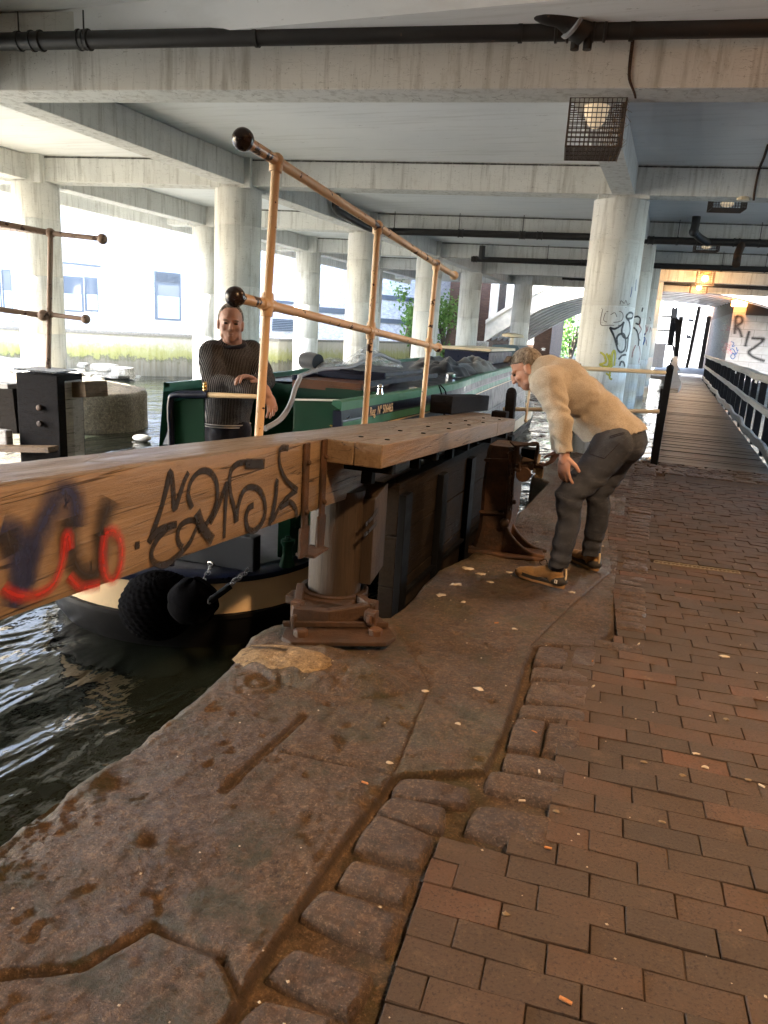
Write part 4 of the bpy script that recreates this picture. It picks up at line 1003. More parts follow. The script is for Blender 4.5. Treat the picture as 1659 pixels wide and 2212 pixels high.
# plants
def leaves(m,c,rx,ry,rz,n,s,clump=9):
    cs=[V((c[0]+random.gauss(0,rx*.45),c[1]+random.gauss(0,ry*.45),c[2]+random.gauss(0,rz*.45))) for _ in range(clump)]
    for i in range(n):
        q=random.choice(cs);p=q+V((random.gauss(0,rx*.22),random.gauss(0,ry*.22),random.gauss(0,rz*.22)))
        a=V((random.gauss(0,1),random.gauss(0,1),random.gauss(0,1))).normalized();b=a.orthogonal().normalized();l=s*random.uniform(.6,1.3);m.cur=random.random()
        m.add([p-a*l/2,p+b*l*.3,p+a*l/2,p-b*l*.3],[(0,1,2,3)])
def bush(p,rx,ry,rz,n,s,label,name='shrub',cat='shrub',clump=14,trunk=True):
    t=thing(name,p,label,cat);m=MB();leaves(m,(p[0],p[1],p[2]+rz),rx,ry,rz,n,s,clump);m.build('foliage',LEAF,t)
    if trunk:
        m=MB()
        for i in range(5):
            q=V(p)+V((random.uniform(-.5,.5)*rx,random.uniform(-.3,.3)*ry,rz*random.uniform(.8,1.5)));m.tube(smooth([V(p),V(p).lerp(q,.5)+V((random.uniform(-.2,.2),0,0)),q],3),[.09]*4+[.03]*3,6)
        m.build('stem',TWIG,t)
    return t
s1=PY(960,745,40);bush((s1.x,40,s1.z-.2),1.0,.8,1.7,900,.20,'green leafy shrub growing by the wall between two columns')
s2=PY(885,760,38);bush((s2.x,38,s2.z-.2),.9,.8,1.6,700,.22,'thin green shrub growing left of the leafy one by the dark wall')
s3=PY(1232,770,66);bush((s3.x,66,-.4),1.5,1.2,3.4,1700,.3,'bright green trailing willow seen through the arch','willow','tree')
bw=thing('dark_brick_wall',PY(980,700,42.),'dark weathered brick wall end standing behind the green shrub','wall')
p=PY(962,760,42);q=PY(1002,600,42);m=MB();m.box(((p.x+q.x)/2,42.3,2),(q.x-p.x,.6,10));m.build('brickwork',BRICKD,bw)
bush((PY(118,640,22).x,21.,PY(118,690,22).z-1),.6,.6,.8,160,.10,'wispy pale plant by the left building window','weed','plant',5)
# ---------------------------------------------------------------- rounded masonry pier and the opposite gate
pr=thing('masonry_pier',(-8.6,10,WZ),'low rounded masonry lock pier with a worn sloping top at the left','pier')
pc=PZ(*c6_(860,800),-.0)
m=MB();prof=[];R0=1.0
cxp,cyp=PZ(150,930,WZ).x-.72,PZ(150,930,WZ).y+.7
def pier(u,v):
    a=-math.pi*.62+u*math.pi*1.1;rr=1.02-(.10*max(0,v-.6)/.4)-(.9 if v>.999 else 0)*0
    z=-1.2+1.25*min(1,v/.62)
    if v>.62: t=(v-.62)/.38;rr=1.0-t*.98;z=.05+.16*math.sin(t*1.5)
    x=cxp+rr*1.55*math.cos(a);y=cyp+rr*1.3*math.sin(a)
    k=.03*fb((x*2,y*2,z*2),4);return V((x+k,y,z+k))
m.grid(pier,60,40);m.build('masonry',PIER,pr,smooth=True)
m=MB();m.box((cxp-3,cyp+.2,-.6),(5.5,2.2,1.3));m.build('quay_block',PIER,pr,bevel=.05)
og=thing('lock_gate',PY(90,960,7.6),'dark tarred opposite lock gate end with brown worn rails and capped post','lock gate')
def og_(x,y,Y=7.6): return PY(*c6_(x,y),Y)
g0,g1=og_(185,230),og_(640,1150);w=og_(640,230).x-g0.x
m=MB();m.prism([V((g0.x,7.6,-1)),V((g0.x+w,7.66,-1)),V((g0.x+w,7.66,g0.z)),V((g0.x,7.6,g0.z))],V((-.15,.62,0)));m.build('mitre_post',BLKWOOD,og,bevel=.012)
s0,s1=og_(645,340,7.66),og_(830,340,7.9);m=MB();m.prism([V((s0.x+.004,7.66,-1)),V((s1.x,7.95,-1)),V((s1.x,7.95,s0.z)),V((s0.x+.004,7.66,s0.z))],V((-.1,.3,0)));m.build('side_timber',GREYWOOD,og,bevel=.01)
m=MB();z=og_(200,215).z
zz_=og_(400,240).z
for i in range(15):
    m.beam((g0.x-.02+i*w/14-.12,8.15,zz_+.03),(g0.x-.02+i*w/14,7.6,zz_+.03),.008,.02)
for i in range(8): m.beam((g0.x-.03-i*.02,7.62+i*.075,zz_+.034),(g0.x+w-i*.02,7.66+i*.075,zz_+.034),.008,.02)
m.build('mesh_cap',GREY,og)
m=MB();a=og_(830,440,8.2);b=og_(1130,430,8.0);th=og_(835,390,8.2).z-og_(835,570,8.2).z;m.beam(V((a.x-.3,8.25,a.z-.03)),V((b.x,8.05,b.z)),.35,th);m.build('beam_end',OAKDK,og,bevel=.01)
m=MB();a=og_(-400,330,7.9);b=og_(180,375,7.9);m.beam(V((a.x,7.95,a.z-.05)),V((b.x,7.95,b.z-.05)),.35,.12);m.build('walkway',GREYWOOD,og,bevel=.01)
m=MB();a=og_(-400,680,7.75);b=og_(178,700,7.75);m.beam(V((a.x,7.8,a.z)),V((b.x,7.8,b.z)),.1,og_(0,420).z-og_(0,960).z);m.build('gate_board',DKWOOD,og)
m=MB();a=og_(-400,1130,7.3);b=og_(640,1150,7.45);m.beam(V((a.x,7.3,a.z)),V((b.x,7.45,b.z)),.2,.07);m.build('ledge',OAKDK,og)
m=MB();a=og_(0,1040,7.5);m.box((a.x,7.5,a.z),(.36,.12,.30));m.build('block',GREYWOOD,og,bevel=.02)
for x,y in((472,655),(480,845)):
    m=MB();p=og_(x,y,7.6);m.lathe([(.04,-.02),(.04,.02),(.02,.03)],(p.x,7.6,p.z),(0,-1,0),12);m.build('bolt',RUST,og)
def ogr(x,y,Y=8.0): return PY(*c4(x,y),Y)
m=MB();m.tube([ogr(372,1330),ogr(390,260)],.036,12);m.build('rail_post',WORN,og,smooth=50)
m=MB();j=ogr(388,258);m.tube([ogr(-60,170,7.6),j],.038,12);m.tube([ogr(-60,215,8.9),j],.026,10);m.tube([j,ogr(790,303,8.1)],.032,12);k=ogr(383,885);m.tube([ogr(-60,838,7.6),ogr(330,893,7.95)],.036,12);m.tube([k,ogr(660,922,8.1)],.03,12);m.build('rail',WORN,og,smooth=50)
m=MB();m.ball(j,.065,14);m.ball(ogr(790,303,8.1),.068,14);m.ball(ogr(333,893,7.95),.075,14);m.ball(ogr(662,922,8.1),.062,14);m.ball(k,.055,14);m.build('rail_ball',WORN,og,smooth=True)
fl=PZ(*c4(1095,1860),WZ);m=MB();m.ball(fl+V((0,0,.05)),1,16,(V((.17,0,0)),V((0,.14,0)),V((0,0,.06))));tag(m.build('buoy',WHITEP,smooth=True),'pale rounded fender float drifting on the water near the left gate','float')
# ================================================================= near lock gate with its balance beam
GB=V((-1.533,3.262,.6));GD=V(ray(1403,848)).normalized();GN=GD.cross(V((0,0,1))).normalized();GU=GN.cross(GD).normalized()
def gp(s,n,u): return GB+GD*s+GN*n+GU*u     # s along beam, n towards the path, u up
gate=thing('lock_gate',(-1.5,3.6,0),'timber lock gate with graffitied oak balance beam and cream handrail, open beside the path','lock gate')
BH,BW=.355,.27
def gbox(m,s0,s1,n0,n1,u0,u1): return m.box(gp((s0+s1)/2,(n0+n1)/2,(u0+u1)/2),GD*(s1-s0)/2,GN*(n1-n0)/2,GU*(u1-u0)/2)
m=MB()
# the beam: subdivided so its edges can be slightly worn
def bm(u,v):
    s=-3.2+7.5*u;k=v*4;c=[(0,0),(0,BH),(-BW,BH),(-BW,0),(0,0)];i=min(3,int(k));t=k-i
    n_=c[i][0]*(1-t)+c[i+1][0]*t;u_=c[i][1]*(1-t)+c[i+1][1]*t
    w=.003*fb((s*2,n_*9,u_*9),4);edge=min(1,min(t,1-t)/.06)
    return gp(s,n_+(w-.006*(1-edge)*(1 if n_>-BW/2 else -1)),u_+w-.006*(1-edge)*(1 if u_>BH/2 else -1))
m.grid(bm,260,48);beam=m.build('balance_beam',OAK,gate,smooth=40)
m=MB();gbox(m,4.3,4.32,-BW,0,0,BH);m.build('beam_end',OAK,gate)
c8=crop(300,1400,.63291)
def onf(x,y,off=0.): return PP(*c8(x,y),tuple(GB+GN*off),tuple(GN))
m=MB();wd=.030
L8=[[(288,580),(310,520),(345,420),(375,310),(398,215),(412,300),(420,405),(450,320),(470,262),(492,215)],
[(285,578),(330,520),(400,488),(430,485),(380,505),(330,560),(300,630),(315,680),(370,692),(430,650),(490,590),(520,530),(540,480),(500,462),(450,490),(435,540),(445,585),(462,602)],
[(510,400),(490,330),(505,260),(550,212),(600,215),(635,270),(638,350),(615,430),(575,490),(540,520)],
[(600,480),(640,400),(670,320),(688,275),(680,400),(674,555)],[(735,475),(725,400),(705,320),(702,240),(720,190),(770,165),(870,168)],
[(738,470),(745,390),(775,310),(820,290),(865,320),(885,400),(870,470),(830,515),(795,505),(785,450),(800,400),(825,385)],
[(905,492),(930,380),(946,250),(940,350),(920,465),(960,390),(1010,335),(1050,308)],[(960,400),(1010,370),(1040,400),(1048,452)],[(1003,92),(965,90),(955,140),(965,200),(995,260),(1050,308)]]
for i,l in enumerate(L8): m.ribbon([onf(x,y) for x,y in l],wd,GN,.003+.0005*i)
m.ribbon([onf(*p) for p in((528,420),(560,500),(610,565))],.055,GN,.009);m.ribbon([onf(*p) for p in((780,172),(878,172))],.05,GN,.009)
a=onf(228,592);m.ribbon([a+GD*-.012,a+GD*.012],.030,GN,.003)
m.build('graffiti',SPK,beam)
z3=crop(0,900,.75347)
def on3f(x,y): return PP(*z3(x,y),tuple(GB),tuple(GN))
m=MB()
for i,l in enumerate([[(50,1430),(80,1330),(130,1200),(175,1090),(215,1000),(265,930),(310,940),(325,1010),(318,1080)],[(0,1090),(60,1110),(110,1180),(120,1280),(100,1360)],[(60,1150),(90,1350)]]): m.ribbon([on3f(x,y) for x,y in l],.11,GN,.0035+.0006*i)
m.build('navy_graffiti',SPN,beam)
m=MB()
for i,l in enumerate([[(470,960),(445,1040),(430,1120)],[(290,1040),(300,1160),(330,1260),(390,1290),(430,1220),(425,1100)],[(20,1100),(40,1200)]]): m.ribbon([on3f(x,y) for x,y in l],.105,GN,.007+.0006*i)
m.build('soft_black_graffiti',SPD,beam)
m=MB()
for i,l in enumerate([[(0,1340),(60,1375),(140,1375),(215,1330),(255,1240),(270,1130),(285,1115),(290,1180)],[(440,1110),(480,1095),(512,1150),(512,1240),(480,1310),(445,1290),(432,1200),(440,1115)],[(285,1290),(340,1340),(420,1330)]]): m.ribbon([on3f(x,y) for x,y in l],.050,GN,.010+.0006*i)
m.build('red_graffiti',SPR,beam)
# step irons
c7=crop(850,1300,.54249)
def on7(x,y,n=.0): return PP(*c7(x,y),tuple(GB+GN*n),tuple(GN))
for (x0,y0),(x1,y1),(x2,y2) in (((276,262),(258,770),(248,945)),((382,240),(362,690),(350,890))):
    pass
def iron(xa,ya,xb,yb,xc,yc):
    m=MB();a,b,c=on7(xa,ya,.012),on7(xb,yb,.012),on7(xc,yc,.012)
    m.beam(a,b,.052,.014,up=GN);m.beam(b-(c-b)*.05,c,.085,.016,up=GN);m.add([],[])
    for t in(.22,.80): m.lathe([(.012,0),(.012,.012),(.006,.016)],a.lerp(b,t)+GN*.007,GN,10)
    m.build('step_iron',RUST,gate,bevel=.003);return c
ca=iron(276,262,258,775,250,945);cb=iron(382,240,362,705,350,885)
m=MB();m.beam(ca+GD*.02,cb-GD*.0+GU*.0,.10,.014,up=GU);m.build('step_plate',RUST,gate,bevel=.003)
# seat/walkway planks beyond the post
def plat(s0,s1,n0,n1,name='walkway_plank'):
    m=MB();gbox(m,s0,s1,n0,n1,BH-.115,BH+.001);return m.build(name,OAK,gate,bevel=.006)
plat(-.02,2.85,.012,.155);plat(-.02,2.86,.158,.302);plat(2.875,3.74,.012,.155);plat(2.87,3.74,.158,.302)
m=MB();gbox(m,-.03,.9,.003,.25,.02,BH-.118);
m=MB()
for s in(.25,.9,1.5,2.1,2.6,3.3):
    for n_ in(.085,.23): m.lathe([(.014,0),(.014,.004),(.008,.006)],gp(s,n_,BH+.001),GU,10)
m.build('bolt',BLACK,gate)
for s in(.25,1.1,1.95,2.8,3.5):
    m=MB();gbox(m,s,s+.06,-.02,.27,BH-.175,BH-.117);gbox(m,s,s+.06,.10,.16,BH-.24,BH-.175);m.build('bracket',BLACK,gate,bevel=.004)
# heel post: rounded trunk and squared back block
hb=PZ(742,1318,.0);hr=.185
hp=V((-1.640,3.70,0))
m=MB();vs=[];n=40
for j in range(15):
    z=-.9+1.52*j/14
    for k in range(n):
        a=2*math.pi*k/n;r=.152*(1+.02*noise.noise(V((math.cos(a)*3,math.sin(a)*3,z))))
        r*=1-.012*(1 if (k in(27,34,30,22)) else 0)
        vs.append(V((hp.x+r*math.cos(a),hp.y+r*math.sin(a),z)))
m.add(vs,[(j*n+k,j*n+(k+1)%n,(j+1)*n+(k+1)%n,(j+1)*n+k) for j in range(14) for k in range(n)]+[tuple(range(n))[::-1],tuple(14*n+k for k in range(n))])
def woodz(name,a,b,d):
    t=NT(name);co=t.map((9,9,.55));g=t.noise(2.2,7,.65,co,.6);g2=t.noise(9,5,.7,t.map((10,10,.5)));c=t.mix(t.rng(g,.3,.7),a,b);c=t.mix(t.rng(g2,.5,.75,0,.65),c,d)
    cr=t.math('ABSOLUTE',t.math('SUBTRACT',t.noise(1.6,3,.5,t.map((7,7,.35))),.5));k=t.rng(cr,0,.012,1,0);c=t.mix(t.math('MULTIPLY',k,.9),c,(.015,.009,.005))
    z=t.sep(2);c=t.mix(t.rng(z,.25,-.45,0,.75),c,(.045,.030,.018))
    return t.fin(c,.6,t.bump(t.math('SUBTRACT',g2,k),.5,.01))
POSTW=woodz('heel_post_wood',(.026,.018,.012),(.055,.037,.024),(.010,.007,.005))
m.build('heel_post',POSTW,gate,smooth=50)
m=MB();x1=-1.42;y0,y1=3.70,3.90
m.prism([V((-1.72,y0,.08)),V((x1,y0,.08)),V((x1,y1,.14)),V((-1.72,y1,.14))],V((0,0,.50)));blk=m.build('heel_block',POSTW,gate,bevel=.006)
m=MB()
def onx(x,y,X=-1.42): return PX(*c7(x,y),X)
for l in([(625,750),(660,715),(697,660)],[(615,815),(655,780),(692,735)]): m.ribbon([onx(*p) for p in l],.035,(1,0,0),.003)
m.build('graffiti_mark',SPK,blk)
# the leaf itself
m=MB();
for i in range(5):
    z0=-1.05+i*.33;m.box((-1.47,5.75,z0+.162),(.10,3.3,.322))
m.build('gate_board',DKWOOD,gate,bevel=.004)
m=MB()
for y in(4.16,4.95,5.75,6.5,7.3):
    m.box((-1.395,y,-.25),(.045,.13,1.56))
m.build('iron_strap',BLACK,gate,bevel=.004)
m=MB();m.box((-1.43,5.75,.62),(.16,3.35,.10)) if False else gbox(m,.85,4.0,-.02,.10,-.16,.0);m.build('top_rail',BLKWOOD,gate,bevel=.006)
m=MB();m.box((-1.40,5.75,-.14),(.03,3.2,.02));m.build('ledge_strip',BLACK,gate)
mp=PZ(1098,950,.0);
m=MB();m.box((-1.55,7.42,-.05),(.15,.15,1.6));m.build('mitre_post',BLKWOOD,gate,bevel=.01)
c6=crop(900,1000,.54249)
q0=PP(*c6(1020,610),tuple(gp(0,-BW-.0,0)),tuple(GN));q1=PP(*c6(1245,600),tuple(gp(0,-BW,0)),tuple(GN))
m=MB();s0=(q0-GB).dot(GD);s1=(q1-GB).dot(GD);gbox(m,s0,s1,-BW-.16,-BW+.05,BH+.004,BH+.17);m.build('timber_block',BLKWOOD,gate,bevel=.01)
# handrail
def onr_(u,v,n=-.335): return PP(u,v,tuple(GB+GN*n),tuple(GN))
rail=[(525,301),(597,346),(816,488),(943,568),(981,595)];low=[(508,641),(577,660),(801,714),(926,745),(946,751)]
R1=[onr_(*p) for p in rail];R2=[onr_(*p) for p in low]
def fit(P):
    a,b=P[0],P[-1];return [a+(b-a)*((p-a).dot(b-a)/(b-a).length_squared) for p in P]
R1=fit(R1);R2=fit(R2)
hr_=thing
m=MB();m.tube(R1,.0245,14);m.build('handrail',CREAM,gate,smooth=50)
m=MB();m.tube(R2,.0235,14);m.build('handrail',CREAM,gate,smooth=50)
for a,b in zip(R1[1:4],R2[1:4]):
    d=(a-b).normalized();m=MB();bot=b+d*(-((b-GB).dot(GU)-.1)/d.dot(GU));m.tube([bot,b.lerp(bot,.5),b,a],.0215,14);m.build('rail_post',CREAM,gate,smooth=50)
    m=MB();m.ball(a,.037,14);m.lathe([(.03,-.05),(.032,-.03),(.03,0)],a,d,12);m.build('rail_joint',CREAM,gate,smooth=60);m=MB();m.ball(b,.036,14);m.lathe([(.029,-.055),(.032,-.03),(.032,.03),(.029,.055)],b,d,12);m.lathe([(.03,-.055),(.031,.055)],b,(R2[-1]-R2[0]).normalized(),12);m.build('rail_joint',CREAM,gate,smooth=60)
for p,r,mt in((R1[0],.048,KNOB),(R1[-1],.04,CREAM),(R2[0],.046,KNOB),(R2[-1],.04,CREAM)):
    m=MB();m.ball(p,r,24);m.build('ball_end',mt,gate,smooth=True)
m=MB();m.tube([R1[0],R1[0].lerp(R1[1],.75)],.0255,14);m.build('bare_rail_end',m_paint('half_stripped_paint',(.60,.39,.21),.47,(.03,.012,.008),.3,sc=11),gate,smooth=50)
m=MB();m.tube([R2[0],R2[0].lerp(R2[1],.6)],.0247,14);m.build('bare_rail_end',MATS['half_stripped_paint'],gate,smooth=50)
# tall dark post and timber just beyond the gate (the fixed stop), with the stick
tp=thing('mooring_post',(-1.35,7.9,0),'dark upright timber post rising behind the gate end by the bending man','post')
a=PY(1100,935,7.95);b=PY(1105,848,7.95)
m=MB();m.beam((a.x,7.95,-.9),(b.x,7.95,b.z),.10,.10,up=(0,1,0));m.ball((b.x,7.95,b.z),.055,14);m.build('post',BLKWOOD,tp,bevel=.01)
# ---------------------------------------------------------------- iron anchor (collar) holding the heel post
an=thing('heel_collar_anchor',(-1.45,3.3,0),'rusty iron collar anchor plate with nuts bolted to the coping at the gate post foot','anchor')
c9=crop(900,1850,.27125)
def on9(x,y,z): return PZ(*c9(x,y),z)
m=MB();pl=[on9(60,900,.02),on9(170,965,.02),on9(1310,970,.02),on9(1430,900,.02),on9(1310,730,.02),on9(1180,600,.02),on9(200,600,.02),on9(130,740,.02)]
m.prism([p+V((0,0,.012)) for p in pl],V((0,0,.022)));m.build('base_plate',RUST2,an,bevel=.004)
m=MB();c=V((hp.x,hp.y,0))
pts=[c+V((.18*math.cos(a),.18*math.sin(a),.005)) for a in [R_(i*15) for i in range(25)]]
p0=on9(230,420,.10);p1=on9(1150,420,.10)
for p,q in zip(pts,pts[1:]): m.beam(p,q+(q-p)*.15,.035,.06)
m.build('collar_band',RUST2,an,bevel=.004)
for (x,y),k in (((255,470),-1),((1140,470),1)):
    m=MB();m.beam(on9(x,y,.07),c+V((.185*k,-.06,.015)),.045,.05);m.build('collar_arm',RUST2,an,bevel=.006)
m=MB();m.beam(c+V((-.19,-.19,.0)),c+V((.19,-.17,.0)),.10,.05);m.build('collar_block',RUST2,an,bevel=.004)
m=MB();m.beam(on9(200,560,.09),on9(640,600,.09),.05,.09);m.beam(on9(600,600,.09),on9(1100,520,.09),.05,.09);m.build('collar_yoke',RUST2,an,bevel=.006)
for x,y in((255,470),(1140,470),(1140,590)):
    m=MB();p=on9(x,y,.11);m.box(p,(.060,.05,.075));m.box(p+V((0,-.03,0)),(.024,.02,.04));m.build('nut_block',RUST,an,bevel=.005)
m=MB();p=on9(240,560,.09);m.lathe([(.028,-.045),(.028,.045)],p-V((0,.0,.0)),(0,.25,1),16);m.build('roller',RUST,an,smooth=40)
m=MB();m.beam(on9(75,665,.075),on9(1340,675,.075),.022,.026);m.build('tie_bar',RUST2,an,bevel=.003)
for x,y in((215,670),(1140,670)):
    m=MB();p=on9(x,y,.07);m.lathe([(.012,-.05),(.012,.045),(.006,.05)],p,(0,0,1),10);m.box(p+V((0,-.02,0)),(.018,.02,.09));m.build('cotter',RUST,an)
for x,y in((290,810),(1190,800)):
    m=MB();p=on9(x,y,.05);m.lathe([(.036,-.02),(.036,.03),(.030,.035)],p,(0,0,1),6);m.build('bolt_head',RUST,an,bevel=.003)
# ---------------------------------------------------------------- paddle gear stand
ps=thing('paddle_gear',(-.98,5.05,0),'rusty cast iron paddle gear stand with chain and spindle beside the bending man','lock gear')
cg_=crop(1500,1350,.24858)
Yg=5.0
def gg(x,y,Y=Yg): return PY(*cg_(x,y),Y)
m=MB();xs=lambda t:None
lv=[(1960,60,560),(1780,130,570),(1500,215,600),(1300,245,655),(1000,265,690),(700,300,700),(500,335,700),(395,365,690)]
vs=[];n=8
for y,xa,xb in lv:
    a=gg(xa,y);b=gg(xb-0,y);w=.19+(.05 if y>1500 else 0);r=.03
    z=a.z if y<1900 else .0
    for (x,yy) in((a.x+r,Yg),(b.x-r,Yg),(b.x,Yg+r),(b.x,Yg+w*1.6),(b.x-r,Yg+w*1.7),(a.x+r,Yg+w*1.7),(a.x,Yg+w*1.6),(a.x,Yg+r)): vs.append(V((x,yy,z)))
m.add(vs,[(j*n+k,j*n+(k+1)%n,(j+1)*n+(k+1)%n,(j+1)*n+k) for j in range(len(lv)-1) for k in range(n)]+[tuple(range(n))[::-1],tuple((len(lv)-1)*n+k for k in range(n))])
m.build('cast_column',RUST,ps,smooth=35)
m=MB();a,b=gg(310,590,Yg-.012),gg(700,600,Yg-.012);m.beam(a,b,.03,.02);m.build('raised_band',RUST,ps,bevel=.004);m=MB();a,b=gg(245,1270,Yg-.012),gg(560,1285,Yg-.012);m.beam(a,b,.03,.02);m.build('raised_band',RUST,ps,bevel=.004)
# flared feet
for yo in(0,.20):
    m=MB();cur=[(590,1480),(640,1580),(740,1700),(880,1810),(1090,1880)] if yo==0 else [(660,1440),(740,1560),(850,1680),(980,1760),(1120,1800)]
    top=smooth([gg(x,y,Yg+yo) for x,y in cur],4)
    base=[V((p.x-.015,p.y,0)) for p in top];k=len(top);vs=top+base+[p+V((0,.03,0)) for p in top+base]
    left=V((top[0].x-.2,Yg+yo,top[0].z));fs=[]
    for i in range(k-1): fs+=[(i,i+1,k+i+1,k+i),(2*k+i,3*k+i,3*k+i+1,2*k+i+1),(i,2*k+i,2*k+i+1,i+1)]
    m.add(vs,fs);m.build('foot_web',RUST,ps)
    m=MB();m.tube([p+V((0,.015,0)) for p in top],.014,8);m.build('foot_bead',RUST,ps,smooth=60)
m=MB();p=gg(100,1950);q=gg(1090,1885);m.prism([V((p.x+.0,Yg-.06,-.02)),V((p.x+.30,Yg-.10,-.02)),V((q.x,Yg-.02,-.02)),V((q.x-.05,Yg+.25,-.02)),V((p.x,Yg+.35,-.02))],V((0,0,.035)));m.build('base_flange',RUST,ps,bevel=.01)
m=MB()
for (x0,y0,x1,y1,r) in((650,480,600,1230,.012),(705,470,660,1240,.010),(625,520,690,470,.012),(770,520,770,720,.012),(690,720,780,720,.012),(740,420,735,640,.02),(640,500,650,720,.010)):
    m.tube([gg(x0,y0,Yg-.02),gg(x1,y1,Yg-.02)],r,8)
m.build('guide_rod',RUST,ps,smooth=50)
m=MB()
for i in range(11):
    t=i/10;p=gg(655+ -5*t,760+440*t,Yg-.045);a=V((.0,0,1)) ;s=V((1,0,0)) if i%2 else V((.3,.95,0))
    ring=[p+a*.026*math.sin(w)+s*.014*math.cos(w) for w in [2*math.pi*k/10 for k in range(10)]];m.tube(ring,.0055,6,close=True)
m.build('chain',RUST,ps,smooth=60)
m=MB();m.tube([gg(780,640,Yg+.05),gg(960,665,Yg+.05)],[.055,.035],12);m.tube([gg(960,665,Yg+.05),gg(1085,685,Yg+.05)],.02,8);m.tube([gg(800,650,Yg+.02),gg(800,790,Yg+.02)],[.05,.03],10);m.build('spindle',RUST,ps,smooth=50)
for nm,mk in(('ratchet_wheel',lambda m:m.lathe([(.05,-.02),(.055,0),(.05,.02)],gg(820,780,Yg),(0,1,0),12)),('pawl',lambda m:m.ball(gg(575,1420,Yg-.03),.035,12)),('bolt_head',lambda m:m.ball(gg(700,1145,Yg-.03),.018,10))):
    m=MB();mk(m);m.build(nm,RUST,ps,smooth=60)
m=MB();a=gg(640,370,Yg-.02);b=gg(980,400,Yg+.1);m.prism([gg(640,365,Yg),gg(700,425,Yg-.05),gg(985,410,Yg+.0),gg(880,385,Yg+.25)],V((0,0,.012)));m.build('top_plate',RUST2,ps)
m=MB();a,b=gg(790,440,Yg+.12),gg(985,620,Yg+.12);m.prism([V((a.x,Yg+.12,b.z)),V((b.x,Yg+.12,b.z)),V((b.x,Yg+.12,a.z)),V((a.x,Yg+.12,a.z))],V((0,.12,0)));m.build('gear_guard',BLACK,ps,bevel=.005)
m=MB();m.tube(smooth([gg(880,390,Yg+.03),gg(970,375,Yg+.03),gg(1010,400,Yg+.03),gg(985,560,Yg+.03),gg(975,640,Yg+.03)],4),.012,8);m.build('guard_rail',RUST,ps,smooth=60)
wl=thing('windlass',gg(1000,650,Yg+.1),'pale worn windlass handle fitted on the rusty spindle','windlass')
m=MB();m.tube([gg(1030,520,Yg+.1),gg(985,640,Yg+.08),gg(975,760,Yg+.06)],[.014,.022,.022],10);m.build('handle',CREAM2,wl,smooth=60)
m=MB();p=gg(1030,745,Yg+.06);m.box(p,(.05,.05,.085));m.build('socket',LIME,wl,bevel=.006)
# ================================================================= narrowboat
BH_=V((-.058,.998,0)).normalized();BR=V((BH_.y,-BH_.x,0))  # heading, starboard side (towards the path)
BO=V((-3.25,4.72,0))
boat=thing('narrowboat',(-3.25,4.7,WZ),'long green and navy narrowboat with cream stern band moored behind the gate','narrowboat')
def bp_(s,n,z): return BO+BH_*s+BR*n+V((0,0,z))
HW=1.03
def hull_out(t):  # stern half ellipse then parallel sides then bow; returns (s,n)
    pass
out=[]
for i in range(25):
    a=-math.pi/2+math.pi*i/24*1.0;out.append((-1.05*math.cos(a)**.9 if math.cos(a)>0 else 0,HW*math.sin(a)))
out=[(-1.05*max(0,math.cos(-math.pi/2+math.pi*i/24))**.85,HW*math.sin(-math.pi/2+math.pi*i/24)) for i in range(25)]
side=[(s,HW) for s in(1,2,4,7,10,13)]+[(14.,.95),(15.,.7),(15.8,.35),(16.2,.05)]
ring=out+side+[(s,-n) for s,n in side[::-1]]
def band(name,prof,mat,sm=50,cap=None):
    """prof: list of (scale offset outward, z)"""
    m=MB();n=len(ring);vs=[]
    for o,z in prof:
        for i,(s,w) in enumerate(ring):
            p0=ring[i-1];p1=ring[(i+1)%n];d=V((p1[0]-p0[0],p1[1]-p0[1],0)).normalized();nx=V((d.y,-d.x,0))
            vs.append(bp_(s+ nx.x*o,w+nx.y*o,z))
    k=len(prof);fs=[(j*n+i,j*n+(i+1)%n,(j+1)*n+(i+1)%n,(j+1)*n+i) for j in range(k-1) for i in range(n)]
    if cap: fs.append(tuple((k-1)*n+i for i in range(n)))
    m.add(vs,fs);return m.build(name,mat,boat,smooth=sm)
# figure out which way is outward (sign test)
sg_=1
p0=ring[11];p1=ring[13];d=V((p1[0]-p0[0],p1[1]-p0[1],0)).normalized();nx=V((d.y,-d.x,0))
if nx.x>0: sg_=-1
def pf(l): return [(o*sg_,z) for o,z in l]
DZ=-.13
band('hull',pf([(-.30,-1.1),(-.10,-.72),(.0,-.56),(.02,-.40)]),HULLK)
band('stern_band',pf([(.012,-.398),(.004,-.30),(.0,DZ-.05)]),BCREAM)
band('rubbing_strake',pf([(.012,-.43),(.035,-.425),(.035,-.395),(.012,-.39)]),HULLK)
band('gunwale',pf([(.0,DZ-.052),(.022,DZ-.045),(.022,DZ-.008),(.0,DZ),(-.14,DZ+.004),(-.16,DZ-.01)]),NAVY)
m=MB();k=len(out);vs=[bp_(s*.88,w*.88,DZ-.012) for s,w in ring];m.add(vs,[tuple(range(len(vs)))]);m.build('deck',simple('grey_deck_paint',(.10,.10,.11),.6,.2,10),boat)
CZ=.93;CS=.62   # cabin top height and where the cabin sides begin
def side_panel(name,s0,s1,n,z0,z1,mat,th=.03,bev=.004,par=boat,tum=.0):
    m=MB();sg=1 if n>0 else -1
    m.prism([bp_(s0,n,z0),bp_(s1,n,z0),bp_(s1,n-tum*sg,z1),bp_(s0,n-tum*sg,z1)],BR*(-th*sg));return m.build(name,mat,par,bevel=bev)
